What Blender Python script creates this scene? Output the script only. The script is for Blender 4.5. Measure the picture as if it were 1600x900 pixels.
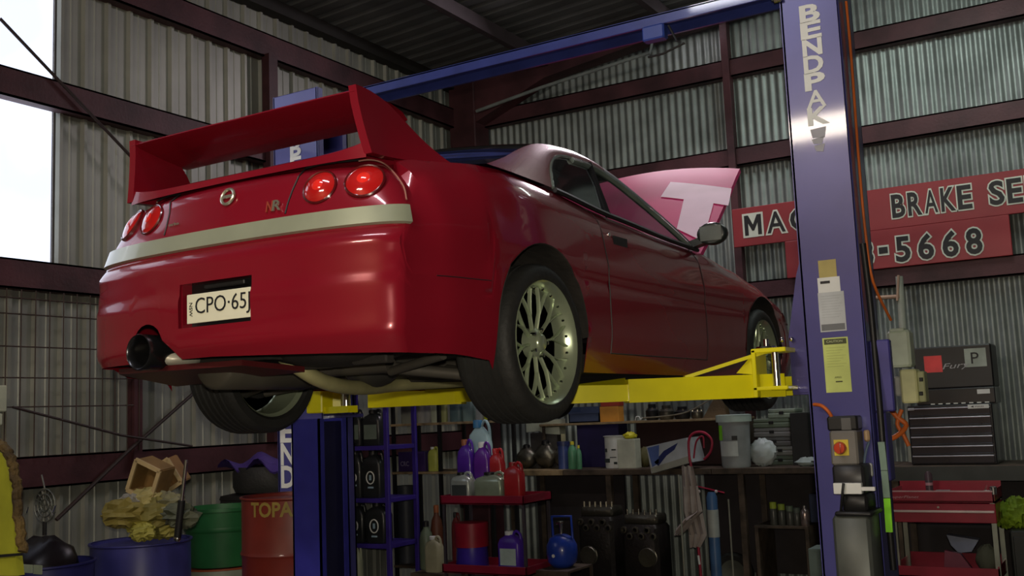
import bpy, bmesh, math, random
import numpy as np
from mathutils import Vector, Matrix
random.seed(7)
PI = math.pi
for o in list(bpy.data.objects): bpy.data.objects.remove(o)
sc = bpy.context.scene
COL = sc.collection
# ---------------------------------------------------------------- camera
F = 1635.0; EYE = 1.55
_up = Vector((-559, 13413, -1635)).normalized()
_y = Vector((990, -159, -1635)).normalized(); _y = (_y - _up * _y.dot(_up)).normalized()
_x = _y.cross(_up)
W2C = Matrix((( _x[0], _y[0], _up[0]), (_x[1], _y[1], _up[1]), (_x[2], _y[2], _up[2])))
cam_data = bpy.data.cameras.new('camera')
cam_data.sensor_width = 36.0; cam_data.lens = F / 1600 * 36.0
cam_data.clip_start = 0.05; cam_data.clip_end = 200
cam = bpy.data.objects.new('camera', cam_data); COL.objects.link(cam)
cam.matrix_world = Matrix.Translation((0, 0, EYE)) @ W2C.transposed().to_4x4()
sc.camera = cam
# ---------------------------------------------------------------- exposure, sky, lamps
sc.view_settings.view_transform = 'Standard'
sc.view_settings.look = 'None'
sc.view_settings.gamma = 1.0
sc.view_settings.use_curve_mapping = False
sc.view_settings.exposure = 0.2
world = bpy.data.worlds.new('sky'); sc.world = world; world.use_nodes = True
wn = world.node_tree.nodes; wl = world.node_tree.links
wbg = wn['Background']; wbg.inputs['Strength'].default_value = 1.7
_tc = wn.new('ShaderNodeTexCoord'); _no = wn.new('ShaderNodeTexNoise'); _no.inputs['Scale'].default_value = 5
_cr = wn.new('ShaderNodeValToRGB'); _cr.color_ramp.elements[0].position = .35; _cr.color_ramp.elements[0].color = (.62, .66, .76, 1)
_cr.color_ramp.elements[1].position = .55; _cr.color_ramp.elements[1].color = (.93, .95, 1.0, 1)
wl.new(_tc.outputs['Generated'], _no.inputs['Vector']); wl.new(_no.outputs['Fac'], _cr.inputs['Fac']); wl.new(_cr.outputs['Color'], wbg.inputs['Color'])

def area(name, loc, target, power, sx, sy, col):
    d = bpy.data.lights.new(name, 'AREA'); d.shape = 'RECTANGLE'; d.size = sx; d.size_y = sy; d.energy = power; d.color = col
    o = bpy.data.objects.new(name, d); COL.objects.link(o); o.location = loc
    o.rotation_euler = (Vector(target) - Vector(loc)).to_track_quat('-Z', 'Y').to_euler()
    return o
area('torch_lamp', (0.05, -.05, 1.66), (-1.6, 4.0, 1.70), 55, .05, .05, (1.0, .90, .72))       # small light carried by the photographer
area('front_tube_lamp', (-2.6, -1.3, 4.4), (-2.6, 3.0, 1.6), 60, 1.2, .25, (1.0, .86, .70))
area('right_wall_fill', (-.4, 6.9, 4.95), (-1.4, 9.2, 2.3), 6, 1.2, .12, (.86, .97, .95))  # unseen lamp added to light the back wall, turned away from the car
area('middle_tube_lamp', (-2.4, 1.4, 4.95), (-2.2, 4.6, 1.5), 22, 1.2, .12, (.92, .92, 1.0))
area('front_wall_fill', (-1.8, -1.9, 4.7), (-2.2, -4.0, 2.0), 90, 1.2, .2, (1.0, .82, .62))  # unseen lamp added to brighten the front wall that the car reflects
area('back_tube_lamp', (-3.3, 8.3, 4.95), (-3.0, 6.2, 2.6), 36, 1.2, .12, (1.0, .86, .94))
area('bench_fill', (-1.0, 7.6, 4.9), (-2.3, 9.0, 1.3), 16, 1.2, .12, (.88, 1.0, .93))  # unseen lamp added to brighten the things on the bench

# ---------------------------------------------------------------- pixel helpers: a pixel of the photograph on a plane of the place
def ray(px, py):
    return (W2C.transposed() @ Vector((px - 800, 450 - py, -F)))
def at(px, py, axis, val):
    d = ray(px, py); C = Vector((0, 0, EYE)); t = (val - C[axis]) / d[axis]
    return C + d * t
# ---------------------------------------------------------------- materials
MATS = {}
def M(name, col=(.5, .5, .5), rough=.5, metal=0.0, coat=0.0, var=.12, vscale=6.0, bump=0.0, bscale=40.0, emit=None, estr=0, trans=0, ior=1.45, col2=None, spec=.5):
    if name in MATS: return MATS[name]
    m = bpy.data.materials.new(name); m.use_nodes = True; nt = m.node_tree; b = nt.nodes['Principled BSDF']
    b.inputs['Roughness'].default_value = rough; b.inputs['Metallic'].default_value = metal
    b.inputs['Coat Weight'].default_value = coat; b.inputs['Coat Roughness'].default_value = .06
    b.inputs['Transmission Weight'].default_value = trans; b.inputs['IOR'].default_value = ior
    b.inputs['Specular IOR Level'].default_value = spec
    tc = nt.nodes.new('ShaderNodeTexCoord'); n = nt.nodes.new('ShaderNodeTexNoise'); n.inputs['Scale'].default_value = vscale; n.inputs['Detail'].default_value = 4
    nt.links.new(tc.outputs['Object'], n.inputs['Vector'])
    r = nt.nodes.new('ShaderNodeValToRGB'); e = r.color_ramp.elements
    c2 = col2 if col2 else tuple(max(0, c * (1 - var * 2)) for c in col)
    c1 = col if col2 else tuple(min(1, c * (1 + var)) for c in col)
    e[0].position = .3; e[0].color = (*c2, 1); e[1].position = .68; e[1].color = (*c1, 1)
    nt.links.new(n.outputs['Fac'], r.inputs['Fac']); nt.links.new(r.outputs['Color'], b.inputs['Base Color'])
    if bump:
        n2 = nt.nodes.new('ShaderNodeTexNoise'); n2.inputs['Scale'].default_value = bscale; n2.inputs['Detail'].default_value = 5
        bp = nt.nodes.new('ShaderNodeBump'); bp.inputs['Strength'].default_value = bump; bp.inputs['Distance'].default_value = .01
        nt.links.new(tc.outputs['Object'], n2.inputs['Vector']); nt.links.new(n2.outputs['Fac'], bp.inputs['Height']); nt.links.new(bp.outputs['Normal'], b.inputs['Normal'])
    if emit:
        b.inputs['Emission Color'].default_value = (*emit, 1); b.inputs['Emission Strength'].default_value = estr
    MATS[name] = m
    return m
paint = M('car_paint', (.24, .007, .019), .24, .10, .65, .04, 2, spec=.25)
hoodpaint = paint
dark = M('black_plastic', (.012, .012, .013), .45)
rubber = M('tyre_rubber', (.022, .022, .021), .62, bump=.3)
under = M('underseal', (.035, .030, .026), .8, bump=.5, bscale=25, col2=(.012, .011, .010))
chrome = M('bright_metal', (.75, .76, .74), .18, 1.0, var=.05)
rimm = M('wheel_metal', (.50, .58, .40), .26, .6, var=.08)
steelg = M('galvanised', (.27, .305, .29), .48, .55, var=.16, vscale=3, bump=.15, bscale=60)
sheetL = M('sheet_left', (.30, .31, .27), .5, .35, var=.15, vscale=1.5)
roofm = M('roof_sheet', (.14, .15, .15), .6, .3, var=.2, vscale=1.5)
redox = M('red_oxide_steel', (.072, .024, .029), .55, .1, var=.25, vscale=3, bump=.2)
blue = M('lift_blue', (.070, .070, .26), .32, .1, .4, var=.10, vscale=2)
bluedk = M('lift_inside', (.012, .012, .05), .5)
yellow = M('arm_yellow', (.86, .78, .005), .35, 0, .3, var=.06, vscale=4)
glassd = M('tinted_glass', (.012, .016, .018), .06, 0, 1.0, spec=.8)
stripm = M('grey_garnish', (.34, .37, .27), .3, .2, .5, var=.05)
lens = M('red_lens', (.50, .012, .012), .12, 0, 1.0, emit=(1, .03, .02), estr=.0)
amber = M('amber_lens', (.55, .30, .10), .15, 0, .8)
white = M('white_plastic', (.72, .74, .72), .4, var=.05)
cream = M('plate_cream', (.80, .80, .62), .35, var=.03)
black = M('print_black', (.01, .01, .012), .5, var=0)
pale = M('print_white', (.80, .82, .78), .5, var=.04)
signred = M('sign_red', (.30, .028, .035), .45, var=.12, vscale=1.5)
signpl = M('sign_outline', (.66, .70, .60), .5, var=.05)
wood = M('shelf_wood', (.33, .24, .13), .6, var=.25, vscale=12, bump=.2)
wooddk = M('oily_wood', (.09, .065, .045), .7, var=.3, vscale=8, bump=.3)
conc = M('floor_concrete', (.10, .095, .085), .6, var=.25, vscale=1.2, bump=.2)
orange = M('orange_cable', (.75, .17, .03), .5)
card = M('cardboard', (.24, .14, .045), .75, var=.15, bump=.2)
clear = None
def glass_clear(name, tint=(.8, .85, .85), alpha=.9):
    m = bpy.data.materials.new(name); m.use_nodes = True; nt = m.node_tree; nt.nodes.clear()
    out = nt.nodes.new('ShaderNodeOutputMaterial'); t = nt.nodes.new('ShaderNodeBsdfTransparent'); g = nt.nodes.new('ShaderNodeBsdfGlossy'); mx = nt.nodes.new('ShaderNodeMixShader')
    t.inputs['Color'].default_value = (*tint, 1); g.inputs['Roughness'].default_value = .05; mx.inputs[0].default_value = 1 - alpha
    nt.links.new(t.outputs[0], mx.inputs[1]); nt.links.new(g.outputs[0], mx.inputs[2]); nt.links.new(mx.outputs[0], out.inputs[0])
    return m
clear = glass_clear('window_glass', (.62, .66, .66), .93)
panem = glass_clear('skylight_sheet', (.93, .95, 1.0), .96)
# ---------------------------------------------------------------- mesh helpers
class MB:
    def __init__(s): s.v = []; s.f = []
    def add(s, vs, fs):
        b = len(s.v); s.v += [Vector(v) for v in vs]; s.f += [tuple(i + b for i in f) for f in fs]; return s
    def box(s, c0, c1, rz=0, bev=0, piv=None):
        x0, y0, z0 = c0; x1, y1, z1 = c1
        b = min(bev, abs(x1-x0)*.4, abs(y1-y0)*.4, abs(z1-z0)*.4)
        if b <= 0:
            vs = [(x, y, z) for z in (z0, z1) for x, y in ((x0, y0), (x1, y0), (x1, y1), (x0, y1))]
            fs = [(3, 2, 1, 0), (4, 5, 6, 7), (0, 1, 5, 4), (1, 2, 6, 5), (2, 3, 7, 6), (3, 0, 4, 7)]
        else:
            def ring(z, i):
                return [(x0+i+b, y0+i, z), (x1-i-b, y0+i, z), (x1-i, y0+i+b, z), (x1-i, y1-i-b, z), (x1-i-b, y1-i, z), (x0+i+b, y1-i, z), (x0+i, y1-i-b, z), (x0+i, y0+i+b, z)]
            vs = ring(z0, b*.6) + ring(z0+b, 0) + ring(z1-b, 0) + ring(z1, b*.6)
            fs = [tuple(reversed(range(8))), tuple(range(24, 32))]
            for k in range(3):
                for i in range(8): fs.append((k*8+i, k*8+(i+1) % 8, (k+1)*8+(i+1) % 8, (k+1)*8+i))
        if rz:
            p = Vector(piv if piv else ((x0+x1)/2, (y0+y1)/2, 0)); R = Matrix.Rotation(rz, 3, 'Z')
            vs = [R @ (Vector(v) - p) + p for v in vs]
        return s.add(vs, fs)
    def obox(s, c, ax, ay, az):          # oriented box: centre and three half vectors
        c, ax, ay, az = map(Vector, (c, ax, ay, az))
        vs = [c + ax*i + ay*j + az*k for k in (-1, 1) for i, j in ((-1, -1), (1, -1), (1, 1), (-1, 1))]
        return s.add(vs, [(3, 2, 1, 0), (4, 5, 6, 7), (0, 1, 5, 4), (1, 2, 6, 5), (2, 3, 7, 6), (3, 0, 4, 7)])
    def tube(s, pts, r, n=8, cap=True):
        pts = [Vector(p) for p in pts]; rs = r if isinstance(r, (list, tuple)) else [r]*len(pts)
        vs = []; fs = []; prev = None
        for i, p in enumerate(pts):
            t = (pts[min(i+1, len(pts)-1)] - pts[max(i-1, 0)]).normalized()
            if prev is None:
                a = Vector((0, 0, 1)) if abs(t.z) < .9 else Vector((1, 0, 0)); u = t.cross(a).normalized()
            else:
                u = (prev - t*prev.dot(t)).normalized()
            prev = u; w = t.cross(u)
            for k in range(n):
                a = 2*PI*k/n; vs.append(p + (u*math.cos(a) + w*math.sin(a))*rs[i])
        for i in range(len(pts)-1):
            for k in range(n): fs.append((i*n+k, i*n+(k+1) % n, (i+1)*n+(k+1) % n, (i+1)*n+k))
        if cap: fs += [tuple(reversed(range(n))), tuple(range((len(pts)-1)*n, len(pts)*n))]
        return s.add(vs, fs)
    def lathe(s, prof, c, axis='Z', n=24, close=False, cap=True):   # prof: (radius, height along axis)
        c = Vector(c); vs = []; fs = []
        for r, h in prof:
            for k in range(n):
                a = 2*PI*k/n; x, y = r*math.cos(a), r*math.sin(a)
                vs.append(c + (Vector((x, y, h)) if axis == 'Z' else Vector((h, x, y)) if axis == 'X' else Vector((y, h, x))))
        m = len(prof)
        for i in range(m-1 + (1 if close else 0)):
            j = (i+1) % m
            for k in range(n): fs.append((i*n+k, i*n+(k+1) % n, j*n+(k+1) % n, j*n+k))
        if not close and cap:
            if prof[0][0] > 1e-5: fs.append(tuple(reversed(range(n))))
            if prof[-1][0] > 1e-5: fs.append(tuple(range((m-1)*n, m*n)))
        return s.add(vs, fs)
    def grid(s, rows, closed=False):
        b = len(s.v); n = len(rows[0]); s.v += [Vector(p) for r in rows for p in r]
        for i in range(len(rows)-1):
            for k in range(n if closed else n-1):
                s.f.append((b+i*n+k, b+i*n+(k+1) % n, b+(i+1)*n+(k+1) % n, b+(i+1)*n+k))
        return s
    def prism(s, poly, d):               # polygon (list of 3D points) extruded by vector d
        n = len(poly); d = Vector(d); poly = [Vector(p) for p in poly]
        return s.add(poly + [p + d for p in poly], [tuple(reversed(range(n))), tuple(range(n, 2*n))] + [(i, (i+1) % n, n+(i+1) % n, n+i) for i in range(n)])
    def sphere(s, c, rx, ry=None, rz=None, n=16, m=10, jit=0):
        ry = ry or rx; rz = rz or rx; c = Vector(c); rows = []
        for i in range(m+1):
            a = PI*i/m; row = []
            for k in range(n):
                b = 2*PI*k/n; q = 1 + (random.uniform(-jit, jit) if 0 < i < m else 0)
                row.append(c + Vector((rx*math.sin(a)*math.cos(b), ry*math.sin(a)*math.sin(b), -rz*math.cos(a)))*1 if not jit else c + Vector((rx*q*math.sin(a)*math.cos(b), ry*q*math.sin(a)*math.sin(b), -rz*q*math.cos(a))))
            rows.append(row)
        return s.grid(rows, True)
def mesh_of(name, mb, mat, smooth=None):
    me = bpy.data.meshes.new(name)
    me.from_pydata([tuple(v) for v in mb.v], [], mb.f)
    bm = bmesh.new(); bm.from_mesh(me); bmesh.ops.remove_doubles(bm, verts=bm.verts, dist=1e-5)
    bmesh.ops.recalc_face_normals(bm, faces=bm.faces); bm.to_mesh(me); bm.free()
    if smooth:
        me.polygons.foreach_set('use_smooth', [True]*len(me.polygons))
        me.set_sharp_from_angle(angle=math.radians(smooth))
    me.materials.append(mat); me.update()
    return me
def base_of(vs):
    xs = [v[0] for v in vs]; ys = [v[1] for v in vs]; zs = [v[2] for v in vs]
    return Vector(((min(xs)+max(xs))/2, (min(ys)+max(ys))/2, min(zs)))
def root_loc(p):
    while p.parent: p = p.parent
    return p.location.copy()
def part(name, mb, mat, parent, smooth=None, label=None):
    off = root_loc(parent)
    mb2 = MB(); mb2.v = [v - off for v in mb.v]; mb2.f = mb.f
    o = bpy.data.objects.new(name, mesh_of(name, mb2, mat, smooth)); COL.objects.link(o); o.parent = parent
    if label: o['label'] = label
    return o
def thing(name, label, cat, loc, group=None):
    o = bpy.data.objects.new(name, None); o.empty_display_size = .1; COL.objects.link(o); o.location = loc
    o['label'] = label; o['category'] = cat
    if group: o['group'] = group
    return o
def solid(name, mb, mat, label=None, cat=None, smooth=None, group=None, kind=None):
    b = base_of(mb.v) if kind is None else Vector((0, 0, 0))
    mb2 = MB(); mb2.v = [v - b for v in mb.v]; mb2.f = mb.f
    o = bpy.data.objects.new(name, mesh_of(name, mb2, mat, smooth)); COL.objects.link(o); o.location = b
    if label: o['label'] = label
    if cat: o['category'] = cat
    if group: o['group'] = group
    if kind: o['kind'] = kind
    return o
def copy_tree(o, loc, label=None):
    def rec(s, par):
        c = s.copy(); COL.objects.link(c); c.parent = par
        for ch in s.children: rec(ch, c)
        return c
    r = rec(o, None); r.location = loc
    if label: r['label'] = label
    return r
FONT_CACHE = {}
def text(name, s, mat, parent, org, right, up, h, w=None, depth=.002, off=0.0, label=None, center=False, shear=0.0):
    """flat lettering: org is the lower left corner, h the letter height, w the run width"""
    cu = bpy.data.curves.new('t', 'FONT'); cu.body = s; cu.size = 1; cu.extrude = .5; cu.offset = 0; cu.resolution_u = 3; cu.shear = shear
    ob = bpy.data.objects.new('t', cu); COL.objects.link(ob)
    me = bpy.data.meshes.new_from_object(ob); xs = [v.co.x for v in me.vertices]; ys = [v.co.y for v in me.vertices]
    x0, x1, y0, y1 = min(xs), max(xs), min(ys), max(ys)
    if off:
        cu.offset = off; bpy.context.view_layer.update(); me = bpy.data.meshes.new_from_object(ob.evaluated_get(bpy.context.evaluated_depsgraph_get()))
    bpy.data.objects.remove(ob)
    sy = h / (y1-y0); sx = (w / (x1-x0)) if w else sy
    right = Vector(right).normalized(); up = Vector(up).normalized(); nn = right.cross(up).normalized(); org = Vector(org) - root_loc(parent)
    for v in me.vertices:
        v.co = org + right*(v.co.x-x0)*sx + up*(v.co.y-y0)*sy + nn*(v.co.z+.5)*depth
    me.materials.clear(); me.materials.append(mat)
    me.name = name
    o = bpy.data.objects.new(name, me); COL.objects.link(o); o.parent = parent
    if label: o['label'] = label
    return o
# ================================================================= THE SETTING
XL, YB = -6.1, 9.3; XR, YF = 3.2, -4.0
def roofz(x): return 5.13 + .05*(x - XL)
solid('floor', MB().box((XL-.3, YF-.3, -.1), (XR+.3, YB+.3, 0)), conc, kind='structure')
def corrugated(x0, x1, z0, ztop, y, pitch=.0762, amp=.009, n=8):
    vs0 = []; vs1 = []; k = 0; steps = int((x1-x0)/pitch*n)
    for i in range(steps+1):
        x = x0 + i*pitch/n; yy = y + amp*math.sin(2*PI*i/n)
        vs0.append((x, yy, z0)); vs1.append((x, yy, ztop(x)))
    return vs0, vs1
a, b = corrugated(XL, XR, 0, lambda x: roofz(x), YB+.02)
solid('wall_back', MB().grid([a, b]), steelg, smooth=50, kind='structure')
def trimdeck(y0, y1, z0, z1, x):
    prof = []; y = y0
    while y < y1 - 1e-6:
        for dy, dx in ((0, 0), (.012, .028), (.036, .028), (.048, 0), (.100, 0), (.106, .005), (.116, .005), (.122, 0)):
            if y + dy <= y1: prof.append((x+dx, y+dy))
        y += .19
    prof.append((x, y1))
    return [[(p[0], p[1], z0) for p in prof], [(p[0], p[1], z1) for p in prof]]
wallL = MB(); wallL.grid(trimdeck(4.335, YB, 2.6, roofz(XL), XL-.01)); wallL.grid(trimdeck(YF, YB, 0, 2.62, XL-.005)); wallL.grid(trimdeck(YF, 1.70, 2.6, roofz(XL), XL-.01))
solid('wall_left', wallL, sheetL, kind='structure')
wallR = MB(); wallR.box((XR, YF, 0), (XR+.05, YB, roofz(XR)))
solid('wall_right', wallR, M('right_wall', (.07, .065, .06), .7), kind='structure')
solid('wall_front', MB().box((XL, YF-.06, 0), (XR, YF, roofz(XR))), M('front_wall', (.55, .40, .26), .7), kind='structure')
# roof sheet: corrugations run with the fall of the roof
rows0 = []; rows1 = []
for i in range(int((YB-YF)/.19*6)+1):
    y = YF + i*.19/6; dz = .022*(1 if i % 6 in (0, 1) else 0)
    rows0.append((XL, y, roofz(XL)+dz)); rows1.append((XR, y, roofz(XR)+dz))
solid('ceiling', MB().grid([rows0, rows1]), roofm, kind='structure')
tn = [0]
def trim(mb, mat=redox, smooth=None):
    tn[0] += 1
    return solid('trim_%d' % tn[0], mb, mat, kind='structure', smooth=smooth)
def cgirt_x(z0, z1, x0, x1, y):         # C-section rail along the back wall
    m = MB(); m.box((x0, y-.10, z0), (x1, y-.085, z1)); m.box((x0, y-.10, z0-.0), (x1, y, z0+.012)); m.box((x0, y-.10, z1-.012), (x1, y, z1)); return m
def cgirt_y(z0, z1, y0, y1, x):
    m = MB(); m.box((x+.085, y0, z0), (x+.10, y1, z1)); m.box((x, y0, z0), (x+.10, y1, z0+.012)); m.box((x, y0, z1-.012), (x+.10, y1, z1)); return m
for z0, z1 in ((4.60, 4.77), (3.75, 3.92), (2.50, 2.665)):
    trim(cgirt_x(z0, z1, -5.74, XR, YB))
for z0, z1 in ((4.60, 4.81), (3.70, 3.89), (2.47, 2.66), (1.22, 1.42)):
    trim(cgirt_y(z0, z1, YF, YB-.12, XL))
trim(MB().box((-6.06, 9.0, 0), (-5.74, 9.28, roofz(-5.9)), bev=.01))                     # corner column
trim(MB().box((-3.09, 9.16, 0), (-3.02, 9.26, 5.2), bev=.004))                           # back wall stud
trim(MB().box((-6.03, 6.20, 1.42), (-5.95, 6.30, 4.62)))                                 # left wall post
trim(MB().box((-6.03, 4.86, 1.30), (-5.96, 4.93, 2.50)))
# portal rafter with a tapered haunch beside the back wall
raf = MB(); y0, y1 = 9.02, 9.2
raf.prism([(-5.74, y0, 4.62), (-5.74, y0, roofz(-5.74)-.01), (XR, y0, roofz(XR)-.01), (XR, y0, roofz(XR)-.16), (-3.6, y0, roofz(-3.6)-.17), (-4.9, y0, 4.93)], (0, y1-y0, 0))
trim(raf)
for x in (-4.9, -3.5, -1.9, -.3, 1.3):                                                   # purlins over the bay
    trim(MB().box((x, YF, roofz(x)-.15), (x+.06, 9.0, roofz(x)-.02)), M('dark_purlin', (.06, .045, .05), .6))
trim(MB().tube([(-5.7, 8.98, 4.72), (-4.9, 8.98, 4.82), (-3.72, 8.98, 4.92), (-3.68, 8.98, 5.06)], .018), M('conduit', (.22, .25, .24), .5))
# eave angle over the left wall
trim(MB().box((XL, YF, 5.02), (XL+.12, YB-.1, 5.13)), M('eave', (.02, .018, .016), .7))
# bracing rods
brace = M('rod_rust', (.035, .022, .02), .6)
trim(MB().tube([at(0, 29, 0, -5.97), at(205, 245, 0, -5.97), at(420, 470, 0, -5.97)], .011), brace)
trim(MB().tube([at(88, 812, 0, -5.9), at(200, 705, 0, -5.93), at(330, 590, 0, -5.95)], .013), brace)
trim(MB().tube([at(20, 636, 0, -5.9), at(190, 680, 0, -5.9), at(300, 697, 0, -5.9)], .008), brace)
# the big bright opening: translucent sheets between the girts
w1 = MB(); w1.box((XL-.06, 4.34, 2.66), (XL-.04, 4.40, 5.1)); w1.box((XL-.06, 1.65, 2.62), (XL-.01, 4.34, 2.67)); w1.box((XL-.06, 1.65, 5.06), (XL-.01, 4.34, 5.1)); w1.box((XL-.06, 1.65, 2.62), (XL-.01, 1.72, 5.1))
win = solid('window_1', w1, M('opening_frame', (.07, .06, .055), .6), kind='structure')
for i in range(3):
    y = 1.72 + i*.872
    part('pane', MB().box((XL-.04, y+.005, 2.67), (XL-.034, y+.868, 5.06)), panem, win)
# ================================================================= CAR
CX = -2.81; YR = 3.52; YFX = 6.24; AX = 1.825
car = thing('car', 'dark red two-door coupe with a tall rear wing, raised on the hoist', 'car', (CX, 4.9, 1.5))
def interp(t, pts):
    if t <= pts[0][0]: return pts[0][1]
    for (a, b), (c, d) in zip(pts, pts[1:]):
        if t <= c:
            k = (t-a)/(c-a); k = k*k*(3-2*k)*.5 + k*.5; return b + (d-b)*k
    return pts[-1][1]
def lin(t, pts):
    if t <= pts[0][0]: return pts[0][1]
    for (a, b), (c, d) in zip(pts, pts[1:]):
        if t <= c: return b + (d-b)*(t-a)/(c-a)
    return pts[-1][1]
def Wd(Y): return interp(Y, [(2.6, .76), (2.8, .782), (3.0, .828), (3.2, .862), (3.5, .872), (4.2, .848), (5.3, .846), (6.24, .868), (6.8, .85), (7.2, .80)])
def zt(Y): return interp(Y, [(2.6, 2.43), (2.75, 2.445), (3.0, 2.475), (3.25, 2.49), (3.75, 2.475), (4.3, 2.44), (5.06, 2.412), (5.45, 2.405), (5.9, 2.345), (6.24, 2.29), (6.7, 2.20), (7.2, 2.08)])
def yr(z): return interp(z, [(1.70, 2.69), (1.80, 2.622), (1.84, 2.603), (1.90, 2.607), (2.005, 2.604), (2.035, 2.613), (2.15, 2.616), (2.195, 2.65), (2.24, 2.66), (2.42, 2.71), (2.45, 2.75)])
def yf(z): return interp(z, [(1.65, 7.16), (1.8, 7.22), (2.0, 7.2), (2.1, 7.1)])
def inset(z, Y, ztop):
    d = ztop - z; i = max(0, (z-2.18))*.16
    if d < .11: i += .052*(1-max(d, 0)/.11)**2
    if z < 1.9: i += .035*((1.9-z)/.2)**1.5
    i += .006*math.exp(-((z-2.10)/.02)**2)
    if Y < 3.35: i += max(0, z-2.24)*.40*(min(1, (3.35-Y)/.45))
    return i
NR = 3.4; LR = .14; WR = .768
def rear_s(S, z, sg):          # S in 0..1 around the rear, returns world point
    w = WR - inset(z, 2.8, zt(2.75))
    y = yr(z) + .045*S*S + LR*(1-max(0, 1-S**NR)**(1/NR))
    return Vector((CX + sg*S*w, y, z))
def rear_at(px, py, out=0.0):  # where the line of sight of a pixel meets the rear surface
    C = Vector((0, 0, EYE)); d = ray(px, py); y = 2.62
    for _ in range(30):
        p = C + d*((y - 0)/d.y); s = p.x - CX; w = WR - inset(p.z, 2.8, zt(2.75)); S = min(.998, abs(s)/w)
        y = .5*y + .5*(yr(p.z) + .045*S*S + LR*(1-max(0, 1-S**NR)**(1/NR)))
    s = p.x - CX; sg = 1 if s > 0 else -1; S = min(.998, abs(s)/w)
    n = rear_n(S, p.z, sg)
    return rear_s(S, p.z, sg) + n*out, n, S*sg
def rear_n(S, z, sg):
    e = .004; a = rear_s(min(S+e, 1), z, sg) - rear_s(max(S-e, 0), z, sg); b = rear_s(S, z+e, sg) - rear_s(S, z-e, sg)
    n = a.cross(b)*sg; n.normalize()
    return n if n.y < 0 or (n.x*sg > 0) else -n
def side_p(Y, z, sg):
    return Vector((CX + sg*(Wd(Y) - inset(z, Y, zt(Y))), Y, z))
def front_s(S, z, sg):
    w = Wd(6.6) - inset(z, 6.6, zt(6.8)); return Vector((CX + sg*S*w, yf(z) - .06*S*S - .45*(1-max(0, 1-S**2.6)**(1/2.6)), z))
RA = .352; ACZ = 1.855
def zlow(Y):
    z = 1.715
    for yc in (YR, YFX):
        d = abs(Y-yc)
        if d < RA - 1e-4: z = max(z, ACZ + math.sqrt(RA*RA - d*d)*(.99))
    return z
def zb_rear(S, sg):
    if sg < 0:
        x = CX - S*.78
        # exhaust cut-out in the left of the skirt
        d = abs(x - (-3.145)); z = 1.80
        if d < .095: z = max(z, 1.845 + math.sqrt(.095**2 - d*d))
        return z
    return 1.80 - .03*S
phis = [0, 8, 14, 20, 24, 28, 32, 36, 40, 44, 48, 52, 56, 60, 64, 68, 72, 76, 80, 83, 86, 88, 90]
RX0, RX1, RZ0, RZ1 = -2.960, -2.610, 1.905, 2.078
cut = [abs(-3.145 - CX + k*.0237)/.76 for k in range(-4, 5)] + [abs(-3.145 - CX - .0955)/.76, abs(-3.145 - CX + .0955)/.76]
def mkS(sg):
    S = sorted(set([round(math.sin(math.radians(p))**(2/NR), 5) for p in phis] + ([round(c/1.0, 5) for c in cut] + [round((CX-RX0)/.755, 5)] if sg < 0 else [round((RX1-CX)/.755, 5)])))
    out = []
    for s in S:
        if not out or s - out[-1] > .003: out.append(s)
    out[-1] = 1.0; return out
def arc_samples(yc):
    r = [yc - RA + .0002 - .001, yc - RA + .0003]
    for k in range(1, 24): r.append(yc - RA*math.cos(PI*k/24))
    return r + [yc + RA - .0003, yc + RA + .0008]
ysamp = [2.90, 2.97, 3.03, 3.09, 3.14] + arc_samples(YR) + [3.92, 4.0, 4.08, 4.118, 4.12, 4.3, 4.5, 4.7, 4.9, 5.1, 5.298, 5.30, 5.45, 5.6, 5.75, 5.86] + arc_samples(YFX) + [6.63, 6.68]
fS = [1.0, .985, .95, .9, .82, .7, .5, .25, 0]
def columns(sg):
    """each column: (kind, key, zb, z1, zm, ztop, point function)"""
    cols = []
    for S in mkS(sg):
        f_ = (lambda z, S=S: rear_s(S, z, sg)); zm = 2.19 if S < .985 else 2.03 + .16*(1-S)/.015
        b_ = zb_rear(S, sg); cols.append(('rear', S, b_, max(1.83, b_+.008), zm, 2.445, f_))
    for Y in ysamp:
        zb = zlow(Y); 
        if Y < 3.16: zb = lin(Y, [(2.85, 1.77), (3.0, 1.765), (3.16, 1.745)])
        zm = 2.03 if Y < 3.16 else 2.19
        zm = max(zm, zb + .03); z1 = max(1.80 if Y > 3.2 else 1.83, zb+.012); zm = max(zm, z1 + .02)
        cols.append(('side', Y, zb, z1, zm, zt(Y), (lambda z, Y=Y: side_p(Y, z, sg))))
    for S in fS:
        cols.append(('front', S, 1.66, 1.72, 1.95, 2.08, (lambda z, S=S: front_s(S, z, sg))))
    return cols
def band(cols, i0, i1, sel):
    """grid over columns i0..i1 and one or more bands"""
    rows = []
    for c in cols[i0:i1+1]:
        _, _, a, b, m, t, fn = c; zs = []
        if 'A' in sel: zs += [a + (b-a)*k/2 for k in range(0, 3)]
        if 'B' in sel: zs += [b + (m-b)*k/18 for k in range(0 if 'A' not in sel else 1, 19)]
        if 'C' in sel: zs += [m + (t-m)*k/9 for k in range(0 if 'B' not in sel else 1, 10)]
        rows.append([fn(z) for z in zs])
    return rows
tops = {}
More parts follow.
